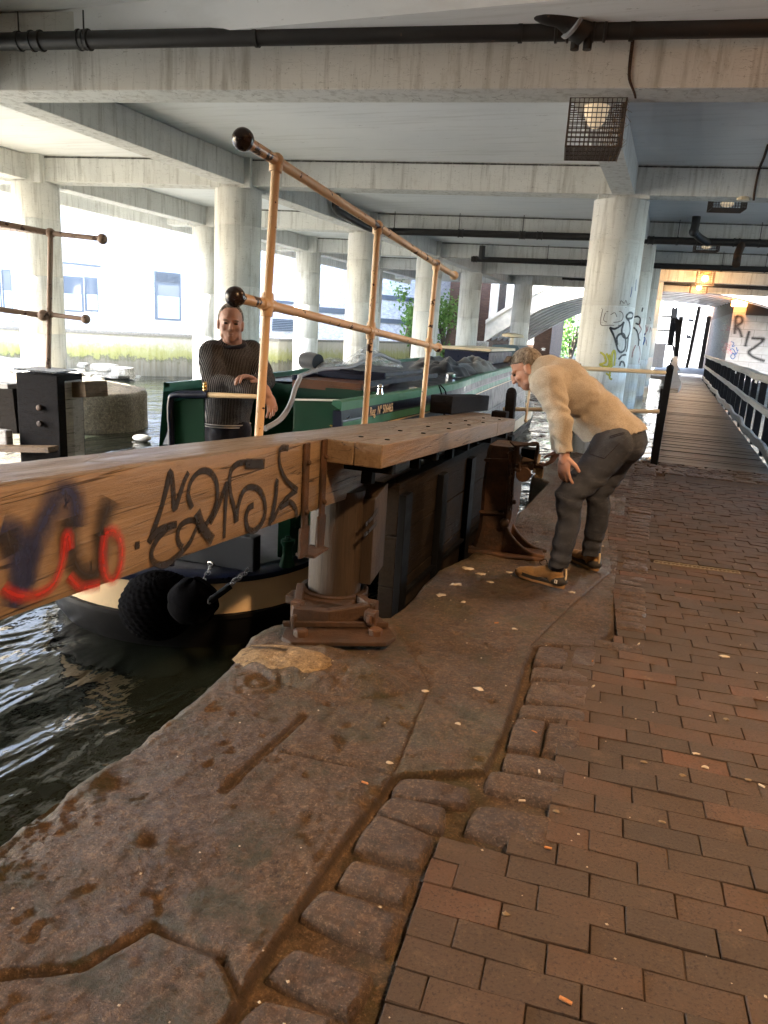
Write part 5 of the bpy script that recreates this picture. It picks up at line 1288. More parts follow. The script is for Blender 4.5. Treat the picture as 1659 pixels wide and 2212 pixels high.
# starboard side follows the surveyed top edge
c6=crop(900,1000,.54249)
TE=[PZ(*c6(x,y),CZ) for x,y in((370,562),(700,512),(1050,456),(1230,402),(1430,350))]
TE.append(TE[-1]+(TE[-1]-TE[-2])*.5)
te=smooth(TE,6)
def strip_side(name,o0,z0,o1,z1,mat,par=boat,lo=0,hi=None,th=.0):
    m=MB();pts=te[lo:hi];vs=[]
    for p in pts: vs+=[V((p.x+o0,p.y,z0)),V((p.x+o1,p.y,z1))]
    m.add(vs,[(2*i,2*i+2,2*i+3,2*i+1) for i in range(len(pts)-1)]);return m.build(name,mat,par)
GR=LGREEN
sidep=strip_side('cabin_side',.10,DZ,.0,CZ-.03,NAVY)
strip_side('green_stripe',.028,CZ-.235,.021,CZ-.172,GR,sidep)
strip_side('cream_line',.033,CZ-.255,.0315,CZ-.243,BCREAM,sidep);strip_side('cream_line',.0205,CZ-.168,.018,CZ-.155,simple('dark_navy_band',(.02,.03,.06),.3),sidep)
m=MB();vs=[]
for p in te:
    for dx,dz in((.030,-.075),(.030,-.01),(.018,.0),(-.045,.0),(-.055,-.03)): vs.append(V((p.x+dx,p.y,CZ+dz)))
m.add(vs,[(5*i+k,5*i+5+k,5*i+6+k,5*i+1+k) for i in range(len(te)-1) for k in range(4)]+[(4,3,2,1,0)]);m.build('handrail',GR,boat,smooth=40)
m=MB();a=te[0];m.prism([V((a.x+.10,a.y,DZ)),V((a.x+.03,a.y,CZ-.076)),V((a.x-.04,a.y,CZ-.076)),V((a.x-.04,a.y,DZ))],V((0,.03,0)));m.build('side_end',NAVY,boat)
# hull plate under the cabin side towards the path, with rubbing strips
m=MB()
# roof
def LWf(y): return 1.60+.38*max(0,min(1,(y-5.26)/3.5))
LW=1.75
m=MB();vs=[];rt=[p for p in te]
for p in rt:
    for t in(0,.25,.5,.75,1): vs.append(V((p.x-.05-LWf(p.y)*t,p.y+.10*t,CZ-.055+.05*math.sin(math.pi*t))))
sk=7
vs2=vs[5*0:]
m.add(vs,[(5*i+k,5*i+k+1,5*i+6+k,5*i+5+k) for i in range(sk,len(rt)-1) for k in range(4)]);m.build('roof',NAVY,boat,smooth=30)
m=MB();vs=[]
for p in te:
    for dx,dz in((.03,-.04),(.03,.0),(-.03,.0),(-.03,-.08)): vs.append(V((p.x-LWf(p.y)-.06+dx,p.y+.1,CZ+dz)))
m.add(vs,[(4*i+k,4*i+4+k,4*i+5+k,4*i+1+k) for i in range(0,len(te)-1) for k in range(3)]);m.build('handrail',GR,boat)
m=MB();vs=[]
for p in te: vs+=[V((p.x-LWf(p.y)-.09,p.y+.1,CZ-.04)),V((p.x-LWf(p.y)-.20,p.y+.1,DZ))]
m.add(vs,[(2*i,2*i+2,2*i+3,2*i+1) for i in range(len(te)-1)]);m.build('port_side',GREEN,boat)
# aft bulkhead and cockpit panels (green)
def on_s(x,y,Y): return PY(*c6(x,y),Y)
yb_=te[sk].y
c3b=crop(600,930,.24111)
m=MB();
q=[on_s(105,470,yb_),on_s(760,505,yb_),on_s(560,485,yb_)]
zb0=PY(*c6(0,440),yb_-.1).z;zb1=PY(*c6(760,503),yb_).z
xr=te[sk].x-.04
m.prism([V((xr,yb_,DZ)),V((xr,yb_,CZ-.03)),V((xr-LW,yb_+.1,CZ-.05)),V((xr-LW,yb_+.1,DZ))],V((0,.04,0)));m.build('aft_bulkhead',GREEN,boat,bevel=.004)
# opening with varnished inside + sliding hatch
hx0=on_s(165,430,yb_+.3).x;hx1=on_s(570,470,yb_+.3).x
m=MB();m.box(((hx0+hx1)/2,yb_+.42,CZ-.02),(hx1-hx0,.75,.09));m.build('hatch_opening',VARN,boat)
m=MB();cx_=(hx0+hx1)/2+.06;m.box((cx_,yb_+1.1,CZ+.10),((hx1-hx0)*1.02,1.2,.045));m.box((cx_,yb_+.52,CZ+.07),((hx1-hx0)*1.02,.03,.10));m.build('sliding_hatch',NAVY,boat,bevel=.008)
for x in(hx0-.03,hx1+.03):
    m=MB();m.box((x+.06,yb_+1.1,CZ+.035),(.03,2.2,.05));m.build('hatch_runner',NAVY,boat,bevel=.004)
# cockpit door panel towards path
xa=on_s(105,560,te[0].y+.12);xb=on_s(358,590,te[0].y+.12)
m=MB();m.prism([V((xa.x,xa.y,DZ)),V((te[0].x-.03,xa.y,DZ)),V((te[0].x-.03,xa.y,xb.z+.035)),V((xa.x,xa.y,xa.z))],V((0,.03,0)));dp=m.build('cockpit_door',GREEN,boat,bevel=.003)
m=MB();m.beam(V((xa.x,xa.y-.002,xa.z+.008)),V((te[0].x-.03,xa.y-.002,xb.z+.045)),.04,.012);m.build('door_edge',WHITEP,dp)
m=MB();m.tube([V((te[0].x-.10,xa.y-.03,.72)),V((te[0].x-.045,xa.y-.03,.715))],.010,8);m.build('bolt',BRASS,dp)
m=MB();m.beam(V((-3.35,4.09,DZ+.12)),V((-2.40,4.13,DZ+.12)),.10,.24);m.build('deck_locker',simple('dark_locker_paint',(.012,.016,.024),.5,.1,5,0),boat,bevel=.008)
m=MB();m.box((-2.35,4.55,.12),(.10,.30,.46));m.build('stern_post_panel',GREEN,boat,bevel=.008)
# stern taffrail: navy tube frame with green sheet, tiller bar in front of the man
def s3(x,y,Y): return PY(*c3b(x,y),Y)
Yt=3.93
P_=[(370,950),(368,905),(369,868),(380,853),(450,851),(560,852)]
fr=[PY(u,v,Yt) for u,v in P_]
m=MB();m.tube(smooth([V((fr[0].x-.01,Yt,DZ))]+fr[:5],5),.021,12);m.build('stern_rail',NAVY,boat,smooth=60)
a=PY(450,853,Yt);b=PY(545,856,Yt-.02);m=MB();m.tube([PY(392,852.5,Yt),a],.024,12);m.build('tiller_sleeve',NAVY,boat,smooth=60)
m=MB();m.tube([a,b,PY(556,857,Yt-.02)],[.017,.014,.013],12);m.build('tiller_bar',BCREAM,boat,smooth=60)
m=MB();m.prism([PY(374,868,Yt+.02),PY(440,856,Yt+.02),PY(440,960,Yt+.02),PY(378,960,Yt+.02)],V((0,.012,0)));m.build('stern_sheet',simple('dull_green_sheet',(.004,.034,.018),.7,.1,5,0,spec=.1),boat)
m=MB();m.prism([PY(366,905,Yt+.03),PY(372,905,Yt+.03),PY(372,960,Yt+.03),PY(352,960,Yt+.2)],V((0,.012,0)));m.build('stern_fin',NAVY,boat)
m=MB();p=PY(443,842,Yt);m.ball(p,.013,12);m.ball(p+V((0,0,.018)),.015,12);m.ball(p+V((0,0,.036)),.012,12);m.tube([p-V((0,0,.03)),p+V((0,0,.05))],.009,8);m.build('brass_knob',BRASS,boat,smooth=True)
# green bollard on the stern and dark hatch on deck
c8=crop(300,1400,.63291)
p=PZ(*c8(1003,698),DZ+.004);m=MB();m.lathe([(.055,0),(.052,.02),(.034,.08),(.034,.14),(.048,.165),(.048,.185),(.02,.19),(.02,.21)],p,n=20);m.build('mooring_stud',GREEN,boat,smooth=50)
m=MB();p=PZ(*c8(690,610),DZ+.0);m.ball(p+V((0,0,.02)),1,12,(V((.12,0,0)),V((0,.05,0)),V((0,0,.025))));m.build('deck_board',VARN,boat)
for x,y in((610,705),(803,715)):
    p=PZ(*c8(x,y),DZ+.005);m=MB();m.lathe([(.02,0),(.02,.012),(.012,.018)],p,n=12)
    m.tube([p+V((0.02*math.cos(w),0,.02+.02*math.sin(w))) for w in [2*math.pi*k/10 for k in range(10)]],.006,6,close=True);m.build('shackle',CHROME,boat,smooth=50)
# roof fittings
def rf(x,y,z=CZ): return PZ(*c6(x,y),z)
for i,(x,y) in enumerate([(1265,350),(1450,290),(1600,255)]):
    p=rf(x,y);s=1;m=MB();m.lathe([(.10,0),(.10,.015),(.05,.02),(.05,.06),(.115,.065),(.10,.09),(.05,.11),(.01,.115)],p-V((0,0,.03)),n=20);m.build('mushroom_vent',CHROME,boat,smooth=40)
p=rf(1045,410);m=MB();m.lathe([(.07,0),(.07,.05),(.04,.07)],p-V((0,0,.03)),n=16);m.build('cabin_lamp',CHROME,boat,smooth=40)
p=rf(825,482);m=MB();m.lathe([(.06,0),(.05,.02),(.01,.025)],p-V((0,0,.02)),n=16);m.build('filler_cap',CHROME,boat,smooth=40)
def rack(x0,y0,x1,y1,n,h,mat,wd=.7):
    a=rf(x0,y0);b=rf(x1,y1);m=MB();d=(b-a);dd=d.normalized();pr=V((-dd.y,dd.x,0))
    for t in(0,1): m.beam(a+pr*wd*t,b+pr*wd*t,.05,.05)
    for i in range(n+1):
        c=a+d*i/n;m.beam(c,c+pr*wd,.05,.03)
    for v in range(len(m.v)): m.v[v]=(m.v[v][0],m.v[v][1],m.v[v][2]+h)
    return m
a=te[14];b=te[17]
def rack2(y0,y1,x0,x1,n,h,mat,name,base=None):
    m=MB();m.box(((x0+x1)/2,y0,CZ+h),(x1-x0,.06,.05));m.box(((x0+x1)/2,y1,CZ+h),(x1-x0,.06,.05));m.box((x0,(y0+y1)/2,CZ+h),(.05,y1-y0,.05));m.box((x1,(y0+y1)/2,CZ+h),(.05,y1-y0,.05))
    for i in range(1,n): m.box((x0+(x1-x0)*i/n,(y0+y1)/2,CZ+h),(.06,y1-y0,.03))
    o=m.build(name,mat,boat)
    if base:
        m=MB();m.box(((x0+x1)/2,(y0+y1)/2,CZ+h/2-.03),(x1-x0-.06,y1-y0-.1,h*.7+.04));m.build('rack_base',base,o)
    return o
pA=rf(1150,282);pB=rf(1390,292)
rack2(pA.y-.3,pA.y+1.6,pA.x+.0,pA.x+.95,5,.08,GREEN,'roof_rack',NAVY)
pC=rf(1320,238,CZ+.2);rack2(14.3,16.6,-4.25,-3.3,8,.26,CREAM2,'plank_rack',NAVY)
m=MB();m.prism([V((-4.3,18,CZ-.05)),V((-3.3,18,CZ-.05)),V((-3.5,18,CZ+.32)),V((-4.1,18,CZ+.32))],V((0,1.4,0)));m.build('bow_box',TEAL,boat,bevel=.02)
p=V((-3.95,19.5,CZ+.5));m=MB();m.lathe([(.05,-.6),(.05,0),(.30,.02),(.26,.09),(.05,.12)],p,n=18);m.build('chimney_hat',CREAM2,boat,smooth=40)
# portholes / reflective windows on the path side
for y in(8.6,9.4):
    pass
# registration lettering
c10=crop(1050,1100,.27125)
def on_side(x,y): 
    u,v=c10(x,y);a=te[0];b=te[8];n=V((b.y-a.y,-(b.x-a.x),0)).normalized();return PP(u,v,(a.x+.020,a.y,0),tuple(n)),n
A,n_=on_side(552,893);B,_=on_side(825,845);d=(B-A);d.z=0;ln=d.length
t=text_mesh('registration_lettering','Reg  Nº 506465',BCREAM,boat,V((A.x+.012,A.y,CZ-.160)),d,(0,0,1),.105,.002,.001)
w=max(v.co.dot(d.normalized()) for v in t.data.vertices)-min(v.co.dot(d.normalized()) for v in t.data.vertices)
o=V(A)-wloc(boat);o.z=0;dn=d.normalized()
for v in t.data.vertices:
    k=(v.co-o).dot(dn);v.co+=dn*(k*(ln/w-1))
print('text width',w,ln)
m=MB();p,_=on_side(738,690);m.tube([V((p.x-.04,p.y,CZ-.0)),V((p.x-.04,p.y,CZ+.06))],[.03,.018],12);m.ball((p.x-.04,p.y,CZ+.065),.025,12);m.build('deck_fitting',CHROME,boat,smooth=50)
m=MB();p,_=on_side(1395,585);m.tube(smooth([V((p.x,p.y,CZ+.01)),V((p.x+.05,p.y-.05,CZ-.08)),V((p.x+.04,p.y+.0,CZ-.2)),V((p.x+.07,p.y+.1,CZ-.33))],4),.008,6);m.tube(smooth([V((p.x,p.y+.05,CZ+.01)),V((p.x+.05,p.y+.1,CZ-.06)),V((p.x+.04,p.y+.16,CZ-.18))],4),.007,6);m.build('hanging_cord',ROPE,boat,smooth=60)
# chain fixings and rope fender
rfn=thing('rope_fender',(-2.9,3.6,-.4),'big black knotted rope fender ball hanging on chains at the boat stern','fender')
fc=PY(*c8(345,900),3.60);R0_=.26
m=MB()
def fend(u,v):
    a=2*math.pi*u;b=math.pi*(v-.5);r=1+.016*math.sin(26*a+18*b)*math.cos(b)+.016*math.sin(44*b+3*a)+.03*noise.noise(V((a*1.3,b*3,0)))
    return fc+V((.235*r*math.cos(b)*math.cos(a),.24*r*math.cos(b)*math.sin(a),.215*r*math.sin(b)))
m.grid(fend,140,90);m.build('rope_ball',ROPE,rfn,smooth=True)
m=MB();f2=PY(*c8(520,880),3.5)
m.grid(lambda u,v:f2+V((.15*(1+.05*math.sin(30*v+14*u))*math.cos(math.pi*(v-.5))*math.cos(6.2832*u),.15*math.cos(math.pi*(v-.5))*math.sin(6.2832*u),.14*(1+.06*math.sin(30*u))*math.sin(math.pi*(v-.5)))),60,50);m.build('rope_knot',ROPE,rfn,smooth=True)
def chain(a,b,n,par,name='chain',mat=RUST,r=.0045):
    m=MB();a,b=V(a),V(b);d=(b-a);l=d.length/n;dn=d.normalized();e,g=perp(dn)
    for i in range(n):
        c=a+d*((i+.5)/n);s=e if i%2 else g;m.tube([c+dn*l*.72*math.sin(w)+s*l*.32*math.cos(w) for w in [2*math.pi*k/12 for k in range(12)]],r,6,close=True)
    m.build(name,mat,par,smooth=60)
for (xa,ya),(xb,yb) in (((610,712),(470,935)),((803,722),(600,880))):
    a=PZ(*c8(xa,ya),DZ+.01);b=PY(*c8(xb,yb),3.42);chain(a,b,11,rfn,mat=GREY)
a=PY(*c8(712,800),3.50);b=PY(*c8(605,880),3.42);m=MB();m.tube([a,b],.020,12);m.build('chain_sleeve',BLACK,rfn,smooth=50)
a=PY(*c8(500,850),3.46);b=PY(*c8(470,935),3.40);m=MB();m.tube([a,b],.022,12);m.build('chain_sleeve',BLACK,rfn,smooth=50)
a=PY(*c8(205,770),3.7);m=MB();m.tube([a,fc+V((-.2,0,.1))],.02,10);m.build('chain_sleeve',BLACK,rfn,smooth=50)
# heap of canvas on the roof, clear sheet, roll and hose
cv=thing('folded_canopy',rf(900,420),'crumpled charcoal canvas cover heaped on the boat roof with clear plastic windows','canopy')
def heap(c,rx,ry,h,seed,mat,name,amp=.5,par=cv,nu=48,fr=3.):
    m=MB()
    def fn(u,v):
        x,y=(u*2-1),(v*2-1);r=min(1,math.sqrt(x*x+y*y));k=noise.noise(V((x*fr+seed,y*fr,seed)));k2=abs(noise.noise(V((x*2.2+seed,y*4.4,3))))
        z=h*max(0,1-r**2.2)*(.85+amp*.55*k+amp*.35*k2)
        return V((c[0]+rx*x*(1+.12*k),c[1]+ry*y*(1+.12*k),c[2]+max(0,z)+(.0 if r<1 else -.01)))
    m.grid(fn,nu,nu);return m.build(name,mat,par,smooth=35)
z0=CZ-.02
p=rf(760,395);q=rf(880,430);
heap((-3.25,10.9,z0),.50,.95,.20,1.3,TARP,'canvas',.9)
heap((-2.98,10.3,z0),.34,.5,.19,6.3,TARP,'canvas_fold',1.)
heap((-3.8,9.4,z0),.50,.65,.30,4.7,CLEAR,'clear_window',.45,fr=1.6)
heap((-4.15,9.0,z0),.25,.45,.18,8.1,CLEAR,'clear_window',.45,fr=1.6)
heap((-3.0,11.9,z0),.36,.8,.20,12.1,TAUPE,'lining',.9)
m=MB();m.tube([V((-4.45,8.75,z0+.11)),V((-4.33,8.7,z0+.12)),V((-4.2,8.65,z0+.11))],[.10,.11,.10],16);m.build('rolled_end',TARP,cv,smooth=50)
hs=thing('grey_hose',rf(150,400),'thick grey hose looping from the cockpit up over the boat hatch','hose')
pts=[PY(*c3b(1090,1930),4.6),PY(*c3b(1300,1800),4.8),PY(*c3b(1430,1600),5.0),PY(*c3b(1500,1380),5.3),PY(*c3b(1560,1250),5.6),on_s(150,410,6.1),on_s(270,372,6.7),on_s(430,360,7.4),on_s(530,320,8.2),on_s(610,285,8.6),on_s(680,310,8.9),on_s(740,330,9.1)]
m=MB();m.tube(smooth(pts,7),.020,10);m.build('hose',GREY,hs,smooth=60)
# side pole by the barrier
sp_=thing('thin_pole',PY(1140,900,7.6),'thin cream rod with a knobbed lower end behind the bending man\'s head','rod')
c4p=crop(1600,1100,.38434)
m=MB();m.tube([PY(*c4p(335,300),7.4),PY(*c4p(318,460),7.4),PY(*c4p(290,700),7.4)],.012,8);m.ball(PY(*c4p(290,700),7.4),.02,10);m.build('rod',CREAM2,sp_,smooth=50)
# lower hull of boat along the gate gap: silver lines
DLN=simple('dull_line',(.16,.17,.18),.5,.1)
for za in(-.08,.12,.34): strip_side('pinstripe',.10-(za-DZ)*.09+.004,za,.10-(za-DZ)*.09+.003,za+.018,DLN,sidep,lo=6)
# ================================================================= people
def basis(up,front):
    up=V(up).normalized();front=V(front);front=(front-up*front.dot(up)).normalized();right=front.cross(up).normalized();return right,front,up
def head_parts(m,c,up,front,s=1.):
    r,f,u=basis(up,front);c=V(c);P=lambda a,b,d:c+(r*a+f*b+u*d)*s
    E=lambda p,a,b,d,n=20:m.ball(p,1,n,(r*a*s,f*b*s,u*d*s))
    E(P(0,-.012,.030),.076,.096,.092);E(P(0,.010,-.025),.070,.082,.090);E(P(0,.018,-.065),.058,.066,.055);E(P(0,.046,-.088),.036,.036,.034)
    E(P(0,.078,.018),.056,.018,.014)                       # brow
    E(P(0,.100,-.018),.011,.016,.030);E(P(0,.106,-.036),.016,.014,.012)   # nose
    E(P(0,.083,-.062),.019,.012,.006);E(P(0,.082,-.073),.016,.012,.006)   # lips
    for k in(-1,1):
        E(P(.038*k,.062,-.028),.024,.024,.022);E(P(.079*k,-.008,-.012),.010,.020,.034)
        E(P(.048*k,.02,-.07),.018,.035,.03)
    return r,f,u,P
def face_details(par,P,r,f,u,s=1.):
    for k in(-1,1):
        m=MB();m.ball(P(.031*k,.080,.0),1,12,(r*.014*s,f*.010*s,u*.007*s));m.build('eye',simple('eye_dark',(.05,.035,.03),.2,0,5,0) if 'eye_dark' not in MATS else MATS['eye_dark'],par,smooth=True)
        m=MB();m.ball(P(.033*k,.091,.020),1,10,(r*.020*s,f*.006*s,u*.004*s));m.build('eyebrow',HAIR,par,smooth=True)
    m=MB();m.ball(P(0,.0945,-.0675),1,12,(r*.017*s,f*.004*s,u*.0014*s));m.build('mouth',simple('lip_dark',(.16,.05,.045),.5,0,5,0) if 'lip_dark' not in MATS else MATS['lip_dark'],par,smooth=True)
def hair_cap(par,P,r,f,u,s,front_z=.055,low=-.02,thick=.010,vox=.006):
    m=MB();c=P(0,-.012,.030);n=40;vs=[];fs=[]
    def fn(a,b):
        th=2*math.pi*a;ph=math.pi*.5*(b*1.45)     # from crown downward
        d=V((math.sin(ph)*math.sin(th),math.sin(ph)*math.cos(th),math.cos(ph)))  # r,f,u
        lim_front=1.
        R=1+.02*noise.noise(V((d.x*14,d.y*14,d.z*14)))+thick/.09
        # hairline: pull skin-deep where the face is
        face=max(0,d.y-.25)*2.2;zz=d.z*.092
        fz=front_z*(1-1.1*max(0,abs(d.x)-.5))*min(1,.7+d.y)
        if d.y>.1 and zz<fz: R=.93
        elif d.y<=.1 and zz<low-.05: R=.93
        elif abs(d.y-.1)<.35 and zz<-.01 and abs(d.x)>.6 and d.y>-.25: R=.93
        return c+(r*.076*d.x+f*.096*d.y+u*.092*d.z)*R*s
    m.grid(fn,72,40);return m.build('hair',HAIR,par,smooth=True)
def hand(m,w,dirv,palmn,side,s=1.,curl=.5,spread=.42):
    """w wrist, dirv toward fingers, palmn out of the palm, side +1 thumb on the dirv x palmn side"""
    d=V(dirv).normalized();pn=V(palmn);pn=(pn-d*pn.dot(d)).normalized();x=d.cross(pn).normalized()*side
    w=V(w);P=lambda a,b,c:w+(d*a+x*b+pn*c)*s
    m.ball(P(.048,0,0),1,16,(d*.052*s,x*.040*s,pn*.017*s));capsule(m,P(-.03,0,0),.026*s,P(.02,0,0),.027*s)
    for i,(b,l,rr) in enumerate(((.030,.072,.0088),(.010,.080,.0092),(-.010,.074,.0088),(-.029,.058,.0078))):
        a0=P(.085-.004*abs(i-1),b,0);an=curl*.55+.05*i;q=d*math.cos(an)+pn*math.sin(an)+x*(spread*(1.5-i)*.35);q.normalize();p1=a0+q*l*.45*s
        an2=an+curl*.7;q2=d*math.cos(an2)+pn*math.sin(an2)+x*(spread*(1.5-i)*.35);q2.normalize();p2=p1+q2*l*.32*s;an3=an2+curl*.5;q3=d*math.cos(an3)+pn*math.sin(an3);p3=p2+q3*l*.25*s
        capsule(m,P(.05,b*.9,0),rr*1.15*s,a0,rr*1.1*s,10);capsule(m,a0,rr*1.1*s,p1,rr*s,10);capsule(m,p1,rr*s,p2,rr*.93*s,10);capsule(m,p2,rr*.93*s,p3,rr*.82*s,10)
    t0=P(.018,.030,.004);q=(d*.62+x*.72+pn*.30).normalized();t1=t0+q*.040*s;q2=(d*.85+x*.35+pn*.40).normalized();t2=t1+q2*.034*s
    capsule(m,P(.01,.015,.0),.014*s,t0,.013*s,10);capsule(m,t0,.013*s,t1,.0105*s,10);capsule(m,t1,.0105*s,t2,.009*s,10)
# ---------------------------------------------------------------- bending man
c4p=crop(1600,1100,.38434)
def A(x,y,Y): return PY(*c4p(x,y),Y)
man=thing('person',(-.36,4.65,0),'person in cream jumper and grey jeans bending over with hands on knees on the quay','person')
hipN=A(1030,905,4.58);hipF=A(1110,880,4.84);knN=A(640,1330,4.44);anN=A(575,1890,4.45);knF=A(885,1300,4.80);anF=A(838,1800,4.90)
pel=A(1075,850,4.71);belly=A(860,640,4.68);chest=A(590,400,4.66);shN=A(440,380,4.47);shF=A(450,340,4.86);neck=A(370,262,4.68)
elN=A(575,680,4.40);wrN=A(618,985,4.40);elF=A(590,700,4.98);wrF=A(560,960,5.02)
hc=A(300,262,4.66)
up=V((-.52,.0,.80));fr=V((-.80,-.10,-.52))
bm_=MB()
r,f,u,P=head_parts(bm_,hc,up,fr,1.0)
capsule(bm_,neck,.062,hc+V((.035,0,-.02)),.058)
def hpk(m_,g=1.):
    capsule(m_,pel,.150*g,belly,.145*g);capsule(m_,belly,.145*g,chest,.16*g);capsule(m_,chest,.14*g,neck,.07*g)
    capsule(m_,shN,.07*g,elN,.05*g);capsule(m_,elN,.048*g,wrN,.030*g);capsule(m_,shF,.07*g,elF,.05*g);capsule(m_,elF,.048*g,wrF,.030*g)
hpk(bm_,.9)
for h,k,a in((hipN,knN,anN),(hipF,knF,anF)): capsule(bm_,h+V((.02,0,0)),.09,k+V((.02,0,0)),.048);capsule(bm_,k+V((.02,0,0)),.048,a,.036)
hand(bm_,wrN+V((0.0,-.0,-.01)),A(612,1150,4.40)-wrN,V((.55,.8,-.1)),1,1.18,.40)
hand(bm_,wrF,V((-.35,-.05,-.8)),V((-.6,.2,.3)),-1,1.0,.8)
body=remeshed(bm_,'body',SKIN,man,.0045,2)
face_details(man,P,r,f,u);hair_cap(man,P,r,f,u,1.0,.036,-.02,.006)
m=MB();random.seed(4)
for i in range(420):
    a=random.gauss(0,.035);b=random.uniform(.045,.082);q=P(a,b,.092-.0*abs(a)+.018-(b-.045)*.55);m.beam(q,q+(f*.022+u*.012+r*random.gauss(0,.006)),.0022,.0022)
m.build('hair_tuft',HAIR,man)
# jumper
def folds(scale,amp,seed=0,dirv=(1,1,1)):
    dv=V(dirv)
    def fn(p,n):
        q=V((p.x*dv.x,p.y*dv.y,p.z*dv.z))*scale;k=noise.noise(q+V((seed,0,0)));k2=noise.noise(q*2.3+V((0,seed,0)));return n*(amp*(k+.45*k2-.25*abs(k)))
    return fn
j=MB()
hemc=A(985,760,4.70)
capsule(j,hemc,.158,A(1090,860,4.71),.165,20);capsule(j,hemc,.158,belly+V((-.0,0,.01)),.152,20);capsule(j,belly,.152,chest+V((0,0,-.0)),.160,20);capsule(j,chest,.152,A(470,330,4.66),.125,20)
j.ball(chest.lerp(belly,.5)+V((.0,0,.01)),1,20,(V((.175,0,.0)),V((0,.205,0)),V((0,0,.148))))
j.ball(hemc+V((.02,0,.0)),1,20,(V((.14,0,0)),V((0,.19,0)),V((0,0,.145))))
for s_,e_,w_ in((shN,elN,wrN),(shF,elF,wrF)):
    w2=e_.lerp(w_,.97);capsule(j,s_+V((.03,0,-.01)),.086,e_,.066,16);capsule(j,e_,.066,w2,.050,16);capsule(j,chest,.13,s_+V((.02,0,0)),.095,16)
capsule(j,A(420,290,4.67),.085,A(385,262,4.67),.074,16)
ff=folds(6,.013,2.)
def jd(p,n):
    q=ff(p,n)+n*(-.010*abs(noise.noise(V((p.x*6+3,p.y*3,p.z*6))))-.007*abs(noise.noise(V((p.x*14,p.y*6,p.z*11))))+.008)
    # sleeve wrinkles
    for e_ in(elN,):
        dd=(p-e_).length
        if dd<.3: q+=n*(.006*math.sin(p.z*75+6*noise.noise(p*6))*max(0,1-dd/.30))
    return q
jum=remeshed(j,'jumper',BEIGE,man,.0085,5,jd)
# cut the jumper open at hem by a plane (hem slants) -> keep clean lower edge via boolean-free delete
import bmesh
def cutmesh(o,co,no,closed=False):
    b=bmesh.new();b.from_mesh(o.data);base=wloc(o.parent)
    g=bmesh.ops.bisect_plane(b,geom=b.verts[:]+b.edges[:]+b.faces[:],plane_co=V(co)-base,plane_no=V(no),clear_outer=True)
    b.to_mesh(o.data);b.free();o.data.update()
def thicken(o,t=.006):
    mo=o.modifiers.new('Solidify','SOLIDIFY');mo.thickness=t;mo.offset=-1
h1=A(690,930,4.5);h2=A(1245,790,4.7);dh=(h2-h1).normalized();nh=dh.cross(V((0,1,0))).normalized()
if nh.z>0: nh=-nh
wr_cut=wrN.lerp(elN,.04)
# sleeves reach below the hem line: split them from the torso cut using a side test
def cut_hem(o):
    b=bmesh.new();b.from_mesh(o.data);base=wloc(o.parent);arm=[(elN,wrN),(elF,wrF)]
    dele=[]
    for v in b.verts:
        p=v.co+base
        below=(p-h1).dot(nh)
        if below>0:
            near=False
            for e_,w_ in arm:
                ab=w_-e_;t=max(-.6,min(1.,(p-e_).dot(ab)/ab.length_squared))
                if (p-(e_+ab*t)).length<.082: near=True
            if not near: dele.append(v)
    bmesh.ops.delete(b,geom=dele,context='VERTS');
    # cuffs
    dele=[v for v in b.verts if (v.co+base-wrN).dot((wrN-elN).normalized())>-.008 and (v.co+base-wrN).length<.12 or (v.co+base-wrF).dot((wrF-elF).normalized())>-.008 and (v.co+base-wrF).length<.12]
    bmesh.ops.delete(b,geom=dele,context='VERTS');b.to_mesh(o.data);b.free();o.data.update()
cut_hem(jum);thicken(jum,.007)
# jeans
k_=MB()
capsule(k_,pel+V((.02,0,.0)),.148,pel.lerp(belly,.3),.14,20);k_.ball(pel+V((.035,0,-.02)),1,20,(V((.143,0,0)),V((0,.175,0)),V((0,0,.143))))
for h,kk,a,g in((hipN,knN,anN,1),(hipF,knF,anF,.97)):
    a2=kk.lerp(a,1.03);m1=h.lerp(kk,.5)+V((.012,0,-.01));capsule(k_,h,.122*g,m1,.103*g,18);capsule(k_,m1,.103*g,kk+V((.012,0,0)),.082*g,18);cf=kk.lerp(a,.35)+V((.03,0,0));capsule(k_,kk+V((.01,0,0)),.082*g,cf,.073*g,18);capsule(k_,cf,.073*g,a2,.061*g,18)
def jf(p,n):
    q=n*.0
    for kk,a in((knN,anN),(knF,anF)):
        d1=abs(p.z-kk.z);near=(p.xy-kk.xy).length<.25
        if near:
            q+=n*(.004*math.sin(p.z*62+p.x*30+5*noise.noise(p*5))*math.exp(-(d1/.16)**2))
            q+=n*(.005*math.sin(p.z*80+p.x*20+4*noise.noise(p*7))*math.exp(-(abs(p.z-a.z-.05)/.09)**2))
    q+=n*(.007*noise.noise(p*8)+.004*noise.noise(p*19));
    return q
je=remeshed(k_,'jeans',DENIM,man,.008,4,jf)
for kk,a in((knN,anN),(knF,anF)):
    b=bmesh.new();b.from_mesh(je.data);base=wloc(man);zc=a.z-.035
    dele=[v for v in b.verts if (v.co+base).z<zc+.004*math.sin(v.co.x*60) and ((v.co+base).xy-a.xy).length<.14];bmesh.ops.delete(b,geom=dele,context='VERTS');b.to_mesh(je.data);b.free()
thicken(je,.005)
m=MB()
yy=4.40
def pk(x,y): return A(x,y,4.40)
